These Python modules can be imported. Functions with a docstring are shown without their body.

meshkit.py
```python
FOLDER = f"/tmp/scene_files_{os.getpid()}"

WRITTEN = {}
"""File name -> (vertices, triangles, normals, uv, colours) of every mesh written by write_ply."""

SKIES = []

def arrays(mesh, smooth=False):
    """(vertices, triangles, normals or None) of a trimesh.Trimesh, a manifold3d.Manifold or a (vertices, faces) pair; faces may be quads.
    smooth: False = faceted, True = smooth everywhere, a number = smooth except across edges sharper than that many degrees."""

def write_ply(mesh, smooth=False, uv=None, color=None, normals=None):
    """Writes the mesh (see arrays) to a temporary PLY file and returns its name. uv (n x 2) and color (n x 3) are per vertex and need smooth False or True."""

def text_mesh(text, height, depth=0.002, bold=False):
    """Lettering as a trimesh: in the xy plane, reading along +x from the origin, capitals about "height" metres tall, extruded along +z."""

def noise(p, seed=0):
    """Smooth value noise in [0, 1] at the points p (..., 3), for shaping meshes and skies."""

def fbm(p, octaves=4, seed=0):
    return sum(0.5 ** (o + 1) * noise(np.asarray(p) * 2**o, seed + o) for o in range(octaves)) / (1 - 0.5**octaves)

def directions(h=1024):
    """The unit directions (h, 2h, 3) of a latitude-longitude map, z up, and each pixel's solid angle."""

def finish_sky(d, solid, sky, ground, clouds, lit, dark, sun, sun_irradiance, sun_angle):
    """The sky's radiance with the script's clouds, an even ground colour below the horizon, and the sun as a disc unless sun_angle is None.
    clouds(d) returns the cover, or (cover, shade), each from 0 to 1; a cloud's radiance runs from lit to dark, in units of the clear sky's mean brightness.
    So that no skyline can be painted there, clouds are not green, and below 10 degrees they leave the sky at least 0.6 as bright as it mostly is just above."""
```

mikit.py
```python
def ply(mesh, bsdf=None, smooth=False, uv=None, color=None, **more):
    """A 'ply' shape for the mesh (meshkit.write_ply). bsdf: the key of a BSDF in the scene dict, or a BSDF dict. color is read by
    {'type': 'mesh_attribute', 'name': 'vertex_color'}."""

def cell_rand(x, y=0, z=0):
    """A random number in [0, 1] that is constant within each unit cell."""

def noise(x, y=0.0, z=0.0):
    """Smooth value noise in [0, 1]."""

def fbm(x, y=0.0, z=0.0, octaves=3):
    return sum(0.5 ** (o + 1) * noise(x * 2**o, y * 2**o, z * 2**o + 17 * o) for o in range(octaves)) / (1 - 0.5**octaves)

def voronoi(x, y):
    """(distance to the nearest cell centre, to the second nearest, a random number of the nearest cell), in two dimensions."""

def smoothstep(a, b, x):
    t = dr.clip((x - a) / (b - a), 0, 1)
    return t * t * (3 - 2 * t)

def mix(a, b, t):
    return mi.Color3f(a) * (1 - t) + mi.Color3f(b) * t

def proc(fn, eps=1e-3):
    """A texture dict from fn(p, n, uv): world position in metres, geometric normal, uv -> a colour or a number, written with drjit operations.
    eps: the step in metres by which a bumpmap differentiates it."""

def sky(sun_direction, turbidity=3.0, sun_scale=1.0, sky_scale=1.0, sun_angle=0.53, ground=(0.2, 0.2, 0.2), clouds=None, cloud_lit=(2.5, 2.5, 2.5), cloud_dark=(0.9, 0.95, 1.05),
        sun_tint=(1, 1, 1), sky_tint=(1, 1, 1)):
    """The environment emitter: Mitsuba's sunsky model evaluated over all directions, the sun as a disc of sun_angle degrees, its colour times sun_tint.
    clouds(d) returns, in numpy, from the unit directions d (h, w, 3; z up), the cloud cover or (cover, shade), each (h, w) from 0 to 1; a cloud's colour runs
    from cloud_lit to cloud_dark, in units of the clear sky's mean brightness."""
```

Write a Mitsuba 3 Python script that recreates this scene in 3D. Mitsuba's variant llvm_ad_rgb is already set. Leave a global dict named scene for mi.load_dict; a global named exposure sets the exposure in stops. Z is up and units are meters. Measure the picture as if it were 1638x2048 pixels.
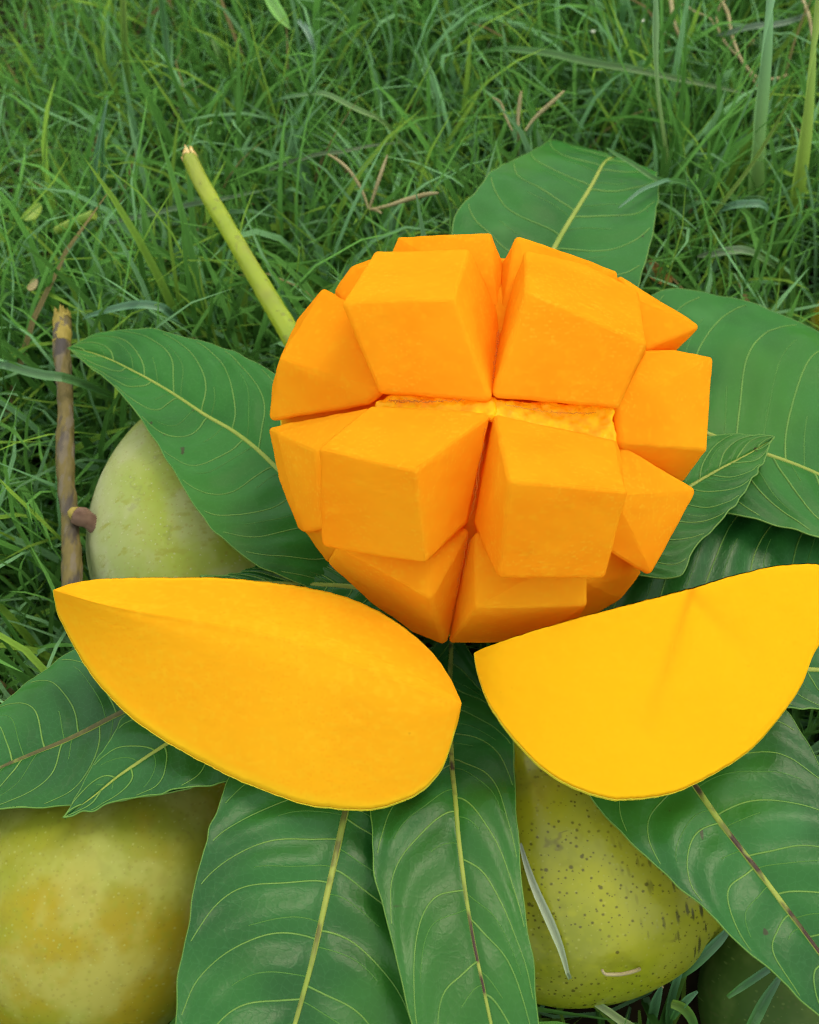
import math
import numpy as np, trimesh, drjit as dr, mitsuba as mi
from scipy.interpolate import PchipInterpolator, CubicSpline
import manifold3d as m3
import mikit, meshkit
from mikit import proc, noise, fbm, voronoi, smoothstep, mix, cell_rand

T = mi.ScalarTransform4f
scene, labels = {}, {}

# ------------------------------------------------------------------ camera, sky, exposure
scene['camera'] = {'type': 'thinlens', 'fov': 40.0, 'fov_axis': 'x',
                   'to_world': T().look_at(origin=[0, -0.1434, 0.2798], target=[0, 0.0, 0.075], up=[0, 0, 1]),
                   'aperture_radius': 0.0008, 'focus_distance': 0.235, 'near_clip': 0.005, 'far_clip': 500.0}
scene['sky'] = mikit.sky([0.36, 0.34, 0.87], turbidity=4, sun_scale=0.25, sun_angle=24,
                         clouds=lambda d: 1.0, cloud_lit=(2.5, 2.5, 2.5))
exposure = 2.02

# ------------------------------------------------------------------ measured places, in millimetres
PIECES = {
    'UL': [[-13.0,20.9,118.2],[8.6,18.5,121.7],[12.6,43.0,112.6],[-7.4,45.5,109.6],[15.8,5.6,107.2],[-5.8,9.0,105.2],[20.2,35.0,97.9],[-8.9,32.8,93.8],[16.7,13.7,98.0],[-6.6,17.1,96.0],[21.3,44.0,89.2],[-9.9,41.6,84.9]],
    'UR': [[23.4,19.9,121.6],[46.5,11.9,115.8],[50.1,39.1,103.8],[38.6,45.7,105.8],[25.3,43.2,111.7],[17.2,6.1,107.4],[41.7,3.5,107.0],[20.5,36.3,98.1],[52.0,30.1,91.7],[18.2,14.2,98.1],[44.5,11.5,97.7],[21.5,45.4,89.4],[55.2,38.7,82.7]],
    'LL': [[-17.1,-10.6,110.8],[1.0,-17.2,113.1],[3.2,-25.9,95.0],[-16.9,-19.5,91.7],[15.7,1.8,106.0],[-7.8,4.6,105.4],[11.8,-14.5,92.0],[-13.6,-5.3,87.0],[16.6,9.6,96.6],[-8.7,12.5,96.0],[12.4,-8.1,81.8],[-14.9,1.4,77.0]],
    'LR': [[18.1,-22.6,117.0],[39.8,-22.1,112.7],[36.9,-30.3,97.0],[17.1,-31.5,98.9],[17.1,1.8,106.0],[40.7,-3.6,104.2],[13.5,-13.8,91.0],[39.7,-11.2,86.2],[18.1,9.6,96.6],[43.5,3.9,94.6],[14.2,-7.4,80.7],[42.2,-4.8,76.0]],
    'T1': [[-3.0,55.1,105.3],[18.7,54.3,107.2],[21.5,51.3,100.6],[19.9,34.2,98.7],[12.9,42.8,104.0],[-6.8,47.8,99.3],[-2.2,58.2,98.9],[18.5,61.1,97.9],[12.4,39.6,97.4]],
    'T2': [[24.1,53.3,106.8],[47.2,46.8,102.2],[21.5,51.3,100.6],[20.4,35.3,99.1],[26.7,38.3,102.3],[47.7,38.5,95.9],[47.4,50.7,95.0],[26.1,59.9,97.4],[28.1,36.9,96.3]],
    'TR': [[48.0,49.6,98.9],[52.9,45.7,98.5],[65.0,36.0,96.0],[61.0,34.9,90.2],[51.8,27.8,97.5],[50.0,38.3,102.3],[56.8,45.2,87.4],[43.7,32.3,93.1]],
    'R1': [[50.9,25.5,99.9],[58.4,27.9,97.5],[66.9,27.5,95.2],[63.7,6.1,88.7],[43.2,0.6,98.5],[42.6,7.5,101.9],[60.8,5.9,78.6],[45.6,4.9,92.7],[60.7,34.1,89.9],[43.9,16.0,91.1]],
    'R2': [[43.4,1.1,97.5],[59.7,-3.9,88.6],[49.3,-20.5,82.1],[40.1,-17.9,87.4],[40.6,-11.5,97.3],[49.1,-9.6,74.3],[57.6,2.8,78.6],[39.9,-0.5,85.3]],
    'BR': [[40.0,-15.3,84.9],[49.8,-15.2,74.7],[46.1,-19.3,69.9],[35.7,-23.4,67.4],[35.7,-21.8,81.6],[40.1,-18.8,62.0],[34.5,-8.4,77.0]],
    'B2': [[13.5,-15.6,89.8],[35.3,-19.9,90.1],[13.1,-31.3,87.2],[35.3,-29.3,84.9],[8.5,-28.8,67.9],[25.6,-28.6,68.0],[35.2,-25.0,70.3],[12.2,-14.0,83.0],[21.2,-12.1,81.4]],
    'B1': [[-14.6,-16.3,86.8],[4.1,-21.9,89.5],[11.9,-13.4,87.7],[4.3,-28.3,85.8],[-17.2,-14.3,77.3],[-8.5,-19.8,69.7],[1.2,-26.2,67.6],[7.3,-28.8,67.9],[10.8,-15.5,81.4],[5.1,-10.3,82.0]],
    'BL': [[-22.1,-7.1,77.4],[-17.8,-10.5,84.2],[-14.6,-14.0,83.0],[-17.3,-12.3,73.4],[-20.0,-4.9,69.1],[-24.5,-0.7,72.9],[-8.3,-0.8,79.2]],
    'L2': [[-27.8,9.6,91.0],[-8.2,7.5,100.8],[-18.4,-0.3,97.6],[-17.4,-13.0,87.9],[-21.5,-10.2,82.0],[-30.7,15.5,85.3],[-27.8,5.2,80.0],[-23.3,-5.4,76.3],[-10.1,5.4,87.4]],
    'L1': [[-19.0,43.1,100.9],[-14.0,37.1,103.0],[-5.9,11.6,102.2],[-28.3,24.6,97.4],[-30.7,17.4,86.0],[-30.6,24.1,88.4],[-8.3,10.7,100.2],[-25.0,40.1,94.3],[-27.6,31.8,94.5],[-9.2,23.2,93.6]],
    'TL': [[-17.0,45.7,97.5],[-12.9,50.8,100.5],[-9.7,48.3,102.8],[-7.2,52.5,101.1],[-14.5,39.6,99.5],[-9.0,43.1,97.6],[-14.1,52.0,92.2],[-2.8,37.7,95.1]],
    'PR': [[16.2,6.2,104.8],[42.0,7.3,101.7],[42.4,0.3,98.5],[16.1,3.3,103.9],[30.3,11.3,91.6]],
    'PL': [[-4.6,10.8,100.9],[17.6,6.5,105.4],[17.5,3.0,104.2],[-7.0,9.5,100.0],[4.4,14.4,93.8]],
}
RIM = [[8.2,-26.8,66.2],[-2.1,-23.2,67.4],[-9.7,-17.9,69.2],[-16.3,-11.1,71.5],[-22.6,-3.0,74.3],[-26.7,6.8,77.8],[-29.3,16.8,81.3],[-29.6,27.0,85.0],[-27.0,36.2,88.4],[-20.9,46.8,92.4],[-12.8,53.3,94.9],[-2.2,59.9,97.4],[9.6,61.1,97.9],[22.0,58.1,96.7],[33.2,58.1,96.7],[44.8,53.3,94.9],[55.0,48.0,92.8],[60.3,38.6,89.3],[65.6,31.6,86.7],[64.5,15.7,80.9],[58.7,4.6,77.0],[54.1,-6.3,73.2],[49.3,-12.7,71.0],[43.6,-17.9,69.2],[35.8,-22.1,67.8],[21.6,-26.8,66.2]]
PALE_LINE = [[29.5,-22.7,113.6],[28.0,-23.6,111.9],[26.2,-24.9,109.7],[24.7,-26.5,106.8],[22.7,-28.3,103.7],[21.7,-29.4,101.7]]
APEX = [17.2,11.7,96.2]
CRACKS = [[[19.7,30.9,101.3],[18.3,18.3,104.5],[16.7,6.8,107.4]],[[15.4,0.1,105.2],[14.1,-6.8,97.7],[12.8,-13.3,91.1]],[[-5.6,9.2,102.3],[4.2,7.0,104.4],[14.7,5.3,106.9]],[[18.2,4.9,106.8],[27.5,4.7,104.8],[40.0,5.6,103.1]],[[12.2,-14.4,89.1],[10.5,-20.2,81.0],[9.1,-25.9,72.3]]]
AXIS = [-0.0,-0.5736,0.8192]
LEAVES = {
    'A': [[[-96.0,76.1,47.0],[-96.0,76.1,47.0],[-96.0,76.1,47.0]],[[-92.7,77.5,48.0],[-91.5,74.2,48.0],[-91.7,71.2,48.0]],[[-83.8,78.4,51.0],[-83.3,69.4,50.0],[-83.3,62.0,51.0]],[[-71.5,75.7,55.0],[-74.1,62.0,53.0],[-73.1,48.0,56.0]],[[-57.7,68.6,59.0],[-63.6,52.8,56.0],[-63.6,32.8,60.0]],[[-45.8,60.4,62.0],[-53.8,43.8,58.5],[-56.5,20.0,62.0]],[[-33.7,50.9,64.0],[-43.8,35.2,60.0],[-49.3,8.1,63.0]],[[-21.2,38.1,63.0],[-33.6,24.5,60.5],[-42.0,-0.9,63.0]],[[-10.9,23.5,61.5],[-23.0,10.8,61.5],[-31.9,-7.1,61.5]],[[-3.4,7.5,61.0],[-13.4,0.2,57.0],[-20.8,-9.2,55.0]],[[1.3,-3.3,56.0],[-4.0,-6.5,50.0],[-9.4,-8.2,47.0]],[[3.7,-12.6,44.0],[3.7,-12.6,44.0],[3.7,-12.6,44.0]]],
    'B': [[[29.9,74.0,60.0],[29.9,74.0,60.0],[29.9,74.0,60.0]],[[11.1,85.2,64.0],[34.9,88.5,60.0],[58.4,78.5,63.0]],[[12.2,106.5,64.0],[42.1,104.4,59.0],[65.0,91.4,61.0]],[[19.2,122.9,63.0],[49.0,120.1,58.0],[70.2,109.1,59.0]],[[29.2,141.8,59.0],[56.2,137.4,55.0],[75.1,129.3,55.0]],[[40.5,161.3,50.0],[63.8,159.1,47.0],[79.3,152.4,46.0]],[[52.8,183.0,34.0],[72.3,176.5,32.0],[81.3,171.4,32.0]],[[78.3,187.0,12.0],[78.3,187.0,12.0],[78.3,187.0,12.0]]],
    'C': [[[49.6,50.7,58.0],[49.6,50.7,58.0],[49.6,50.7,58.0]],[[60.5,77.0,57.0],[60.3,43.9,59.0],[55.9,17.4,59.5]],[[73.7,90.5,55.0],[73.2,36.4,59.5],[69.3,10.8,60.0]],[[90.2,92.2,52.0],[84.8,30.6,59.5],[80.4,7.5,61.0]],[[106.0,88.4,49.0],[96.7,25.8,58.0],[91.5,3.7,61.0]],[[118.0,81.3,47.0],[107.6,21.8,56.0],[101.7,0.7,60.0]],[[131.2,66.6,44.0],[120.5,18.2,52.0],[113.3,-0.5,56.0]],[[140.3,8.0,45.0],[140.3,8.0,45.0],[140.3,8.0,45.0]]],
    'D': [[[89.2,29.6,64.5],[89.2,29.6,64.5],[89.2,29.6,64.5]],[[83.7,30.8,64.0],[82.3,25.3,63.5],[85.6,23.0,64.5]],[[75.3,31.1,63.5],[73.5,19.7,63.5],[80.4,14.8,65.0]],[[66.7,30.4,63.0],[64.9,14.0,63.5],[73.6,5.9,65.0]],[[57.6,26.9,63.0],[56.5,8.6,63.5],[66.0,-1.8,64.0]],[[48.6,22.3,63.0],[47.7,2.6,63.0],[58.8,-10.3,63.0]],[[38.1,-3.0,62.0],[38.1,-3.0,62.0],[38.1,-3.0,62.0]]],
    'E': [[[31.9,-15.1,46.0],[31.9,-15.1,46.0],[31.9,-15.1,46.0]],[[49.9,2.3,56.0],[47.6,-17.3,50.0],[49.6,-32.8,48.0]],[[68.5,16.1,56.0],[65.0,-14.4,52.0],[66.3,-31.3,50.0]],[[85.3,19.9,55.0],[83.2,-9.7,52.0],[84.1,-26.3,50.0]],[[102.2,19.8,52.0],[100.6,-5.0,52.0],[99.7,-19.7,52.0]],[[117.1,16.6,50.0],[117.2,1.9,50.0],[116.0,-7.9,50.0]],[[133.4,8.2,47.0],[133.4,8.2,47.0],[133.4,8.2,47.0]]],
    'F': [[[-43.5,-32.8,58.0],[-43.5,-32.8,58.0],[-43.5,-32.8,58.0]],[[-55.0,-19.1,58.0],[-51.8,-35.5,58.0],[-42.9,-56.2,59.5]],[[-67.1,-20.6,58.0],[-63.1,-40.8,57.5],[-55.6,-60.4,59.5]],[[-77.2,-24.6,56.0],[-74.1,-46.3,56.5],[-68.6,-61.5,59.5]],[[-86.2,-31.8,52.0],[-84.6,-50.4,54.0],[-83.2,-61.8,58.0]],[[-96.4,-40.8,47.0],[-96.0,-54.2,49.0],[-96.8,-62.8,53.0]],[[-111.9,-60.5,42.0],[-111.9,-60.5,42.0],[-111.9,-60.5,42.0]]],
    'G': [[[-69.2,-64.3,60.0],[-69.2,-64.3,60.0],[-69.2,-64.3,60.0]],[[-66.8,-58.9,60.5],[-64.5,-60.5,60.5],[-64.1,-62.8,60.5]],[[-63.9,-52.3,61.5],[-59.2,-55.7,60.5],[-55.1,-60.9,62.0]],[[-60.0,-44.6,62.0],[-52.1,-50.6,61.0],[-45.0,-59.5,63.0]],[[-55.4,-36.0,62.0],[-44.0,-44.1,61.0],[-34.4,-56.8,62.0]],[[-47.9,-28.3,61.0],[-36.1,-37.8,61.0],[-26.8,-50.3,61.0]],[[-23.8,-29.5,61.0],[-23.8,-29.5,61.0],[-23.8,-29.5,61.0]]],
    'H': [[[-9.0,-36.1,60.0],[-9.0,-36.1,60.0],[-9.0,-36.1,60.0]],[[-23.1,-43.1,60.0],[-10.1,-47.6,60.0],[1.2,-44.2,60.0]],[[-32.7,-51.8,62.0],[-11.4,-56.4,60.0],[1.1,-56.0,59.0]],[[-36.6,-58.6,63.0],[-12.9,-63.4,60.5],[2.1,-64.0,58.0]],[[-38.6,-67.2,64.0],[-14.6,-72.9,60.5],[3.1,-73.8,57.0]],[[-40.2,-75.5,64.0],[-16.6,-83.3,60.0],[4.0,-84.1,56.0]],[[-41.4,-86.1,63.5],[-18.5,-92.7,59.5],[3.9,-93.9,55.0]],[[-42.1,-95.6,62.5],[-20.4,-99.8,58.0],[2.9,-102.3,53.0]],[[-42.1,-103.7,61.0],[-21.9,-105.5,57.0],[1.0,-109.7,52.0]],[[-40.5,-112.7,56.0],[-23.8,-113.9,53.0],[-5.3,-117.6,50.0]],[[-26.6,-130.3,45.0],[-26.6,-130.3,45.0],[-26.6,-130.3,45.0]]],
    'I': [[[11.8,7.8,10.0],[11.8,7.8,10.0],[11.8,7.8,10.0]],[[3.4,-7.5,16.0],[10.6,-9.0,16.0],[18.4,-9.0,16.0]],[[-3.4,-29.5,33.0],[9.6,-29.5,33.0],[22.8,-28.2,33.0]],[[-6.9,-53.4,58.0],[9.1,-50.3,53.0],[22.0,-50.4,56.0]],[[-7.6,-65.2,64.0],[9.5,-65.3,61.5],[21.3,-65.5,62.0]],[[-6.8,-74.2,64.5],[10.5,-77.1,61.5],[21.6,-77.0,61.0]],[[-4.8,-83.5,64.0],[11.8,-87.2,61.0],[22.5,-87.0,60.0]],[[-2.2,-93.1,63.0],[13.5,-95.9,60.0],[23.1,-95.5,58.0]],[[0.5,-102.1,61.0],[15.1,-103.3,58.5],[23.6,-102.8,56.0]],[[4.5,-110.6,58.0],[16.7,-110.3,56.0],[23.8,-109.8,53.0]],[[19.8,-123.7,48.0],[19.8,-123.7,48.0],[19.8,-123.7,48.0]]],
    'J': [[[49.5,-36.1,60.0],[49.5,-36.1,60.0],[49.5,-36.1,60.0]],[[32.1,-52.0,60.0],[51.7,-44.2,60.0],[71.2,-35.0,60.0]],[[37.3,-61.0,61.5],[57.8,-56.6,60.0],[79.0,-42.7,62.0]],[[44.2,-70.3,61.5],[62.8,-67.0,60.0],[83.4,-54.6,63.0]],[[52.0,-78.7,61.0],[68.7,-76.3,59.5],[88.7,-66.8,63.0]],[[60.1,-86.5,60.0],[74.5,-85.0,58.5],[92.9,-79.2,62.0]],[[68.3,-93.7,58.0],[79.9,-92.9,56.5],[95.2,-89.5,59.0]],[[76.2,-100.2,55.0],[85.3,-100.7,54.0],[96.2,-98.3,55.0]],[[85.6,-106.9,50.0],[91.2,-106.9,50.0],[96.3,-105.2,50.0]],[[98.7,-115.2,44.0],[98.7,-115.2,44.0],[98.7,-115.2,44.0]]],
    'K': [[[67.1,-29.1,58.0],[67.1,-29.1,58.0],[67.1,-29.1,58.0]],[[77.1,-17.3,57.0],[79.5,-29.2,57.0],[77.1,-39.4,59.0]],[[90.0,-12.2,55.0],[90.8,-29.3,56.0],[87.7,-39.9,59.0]],[[104.2,-13.7,53.0],[104.0,-29.1,53.0],[100.5,-39.4,56.0]],[[122.4,-30.3,48.0],[122.4,-30.3,48.0],[122.4,-30.3,48.0]]],
    'N': [[[-48.6,-6.0,57.5],[-48.6,-6.0,57.5],[-48.6,-6.0,57.5]],[[-41.1,-5.3,57.5],[-39.2,-6.7,57.5],[-40.2,-9.0,57.5]],[[-35.8,-3.2,58.0],[-27.6,-7.9,58.0],[-28.4,-12.6,58.0]],[[-25.7,-0.1,57.5],[-16.0,-8.3,57.5],[-15.8,-16.2,57.5]],[[-2.2,-12.0,57.0],[-2.2,-12.0,57.0],[-2.2,-12.0,57.0]]],
}
SLICE_A = [[[-73.3,-23.8,81.0],[-73.3,-23.8,81.0],[-73.3,-23.8,81.0]],[[-70.1,-22.2,80.9],[-67.6,-26.9,83.9],[-73.8,-24.9,75.7]],[[-64.1,-21.0,80.8],[-59.8,-29.7,85.1],[-71.1,-29.7,73.0]],[[-53.9,-20.6,80.7],[-49.4,-32.1,85.9],[-64.9,-38.4,71.1]],[[-41.4,-20.5,80.6],[-38.2,-34.2,86.3],[-55.2,-47.6,69.9]],[[-29.9,-21.5,80.5],[-27.2,-36.7,86.6],[-42.8,-55.1,69.2]],[[-18.5,-23.5,80.5],[-16.3,-40.2,86.6],[-29.0,-61.6,69.0]],[[-9.1,-26.9,80.4],[-7.6,-44.0,86.3],[-17.1,-65.3,69.3]],[[-0.9,-32.4,80.3],[-0.9,-46.9,85.9],[-7.9,-66.1,70.2]],[[4.6,-37.9,80.2],[3.9,-48.6,85.1],[0.3,-64.2,71.7]],[[8.1,-43.6,80.1],[7.7,-49.6,83.9],[6.1,-59.6,74.1]],[[10.1,-48.7,80.0],[9.9,-49.3,81.0],[8.6,-53.3,79.0]]]
SLICE_B = [[[12.7,-39.3,83.0],[12.7,-39.3,83.0],[12.7,-39.3,83.0]],[[15.2,-39.0,84.9],[14.4,-40.1,82.0],[13.5,-41.4,79.3]],[[18.6,-38.0,85.7],[16.9,-41.9,81.5],[15.1,-45.9,77.3]],[[25.5,-35.8,86.3],[22.5,-44.5,81.2],[19.5,-53.0,75.9]],[[32.5,-33.7,86.6],[29.2,-47.2,81.0],[26.0,-60.1,75.0]],[[39.6,-31.7,86.9],[35.9,-48.2,80.9],[32.4,-63.8,74.3]],[[47.7,-29.4,87.0],[43.6,-48.1,80.8],[39.9,-65.6,74.0]],[[56.5,-26.8,87.0],[52.3,-46.5,80.8],[48.5,-64.7,74.0]],[[65.6,-23.8,86.9],[61.3,-43.1,80.9],[57.6,-61.0,74.3]],[[75.2,-21.3,86.6],[70.3,-39.2,81.0],[66.0,-56.0,75.0]],[[82.0,-20.7,86.3],[77.5,-35.1,81.2],[73.4,-48.8,75.9]],[[86.5,-21.9,85.7],[82.2,-32.6,81.5],[78.1,-43.0,77.3]],[[88.1,-24.9,84.9],[84.8,-30.8,82.0],[81.5,-36.7,79.3]],[[87.9,-30.6,83.0],[87.9,-30.7,83.0],[87.9,-30.8,83.0]]]
STALK = [[-69.7,153.1,52.0,2.35],[-65.0,141.1,53.0,2.5],[-57.0,123.7,54.0,2.55],[-47.5,103.0,56.0,2.6],[-38.7,83.7,58.0,2.75],[-30.5,65.7,60.0,2.9],[-21.5,45.5,62.0,3.0]]
TWIG = [[-102.5,93.8,40.0,2.494],[-100.6,81.7,40.0,2.408],[-97.9,70.2,40.0,2.322],[-95.3,57.3,40.0,2.236],[-93.5,46.7,40.0,2.494],[-91.6,36.5,40.0,2.408],[-89.1,26.7,40.0,2.236],[-87.6,20.4,40.0,2.322],[-85.8,11.2,40.0,2.494],[-83.5,0.9,40.0,2.58],[-81.1,-10.4,40.0,2.58]]
STUB = [[-85.3,21.1,43.5,2.3],[-83.7,20.5,43.5,2.5],[-81.8,19.9,42.5,2.2],[-80.6,19.7,41.0,2.4],[-78.3,19.9,38.0,2.0]]
STUBEND = [[-86.9,21.6,43.2,1.2],[-86.0,21.4,43.5,1.9],[-85.1,21.0,43.5,2.35]]
CREASE = [[56.5,-27.2,87.0],[45.9,-52.7,81.0],[56.9,-28.0,87.0],[67.9,-38.7,83.0]]
SCRAPS = {
    'orange': [78.8,123.0,30.0],
    'pale': [-113.0,105.9,42.0],
    'lime': [-122.2,145.0,36.0],
}
MC = {
    'UL': [-54.3,29.8,27.5],
    'BL': [-65.7,-70.1,27.5],
    'BR': [42.2,-63.5,27.5],
    'DK': [92.9,-92.3,12.0],
    'RT': [147.9,107.4,20.0],
}
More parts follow.
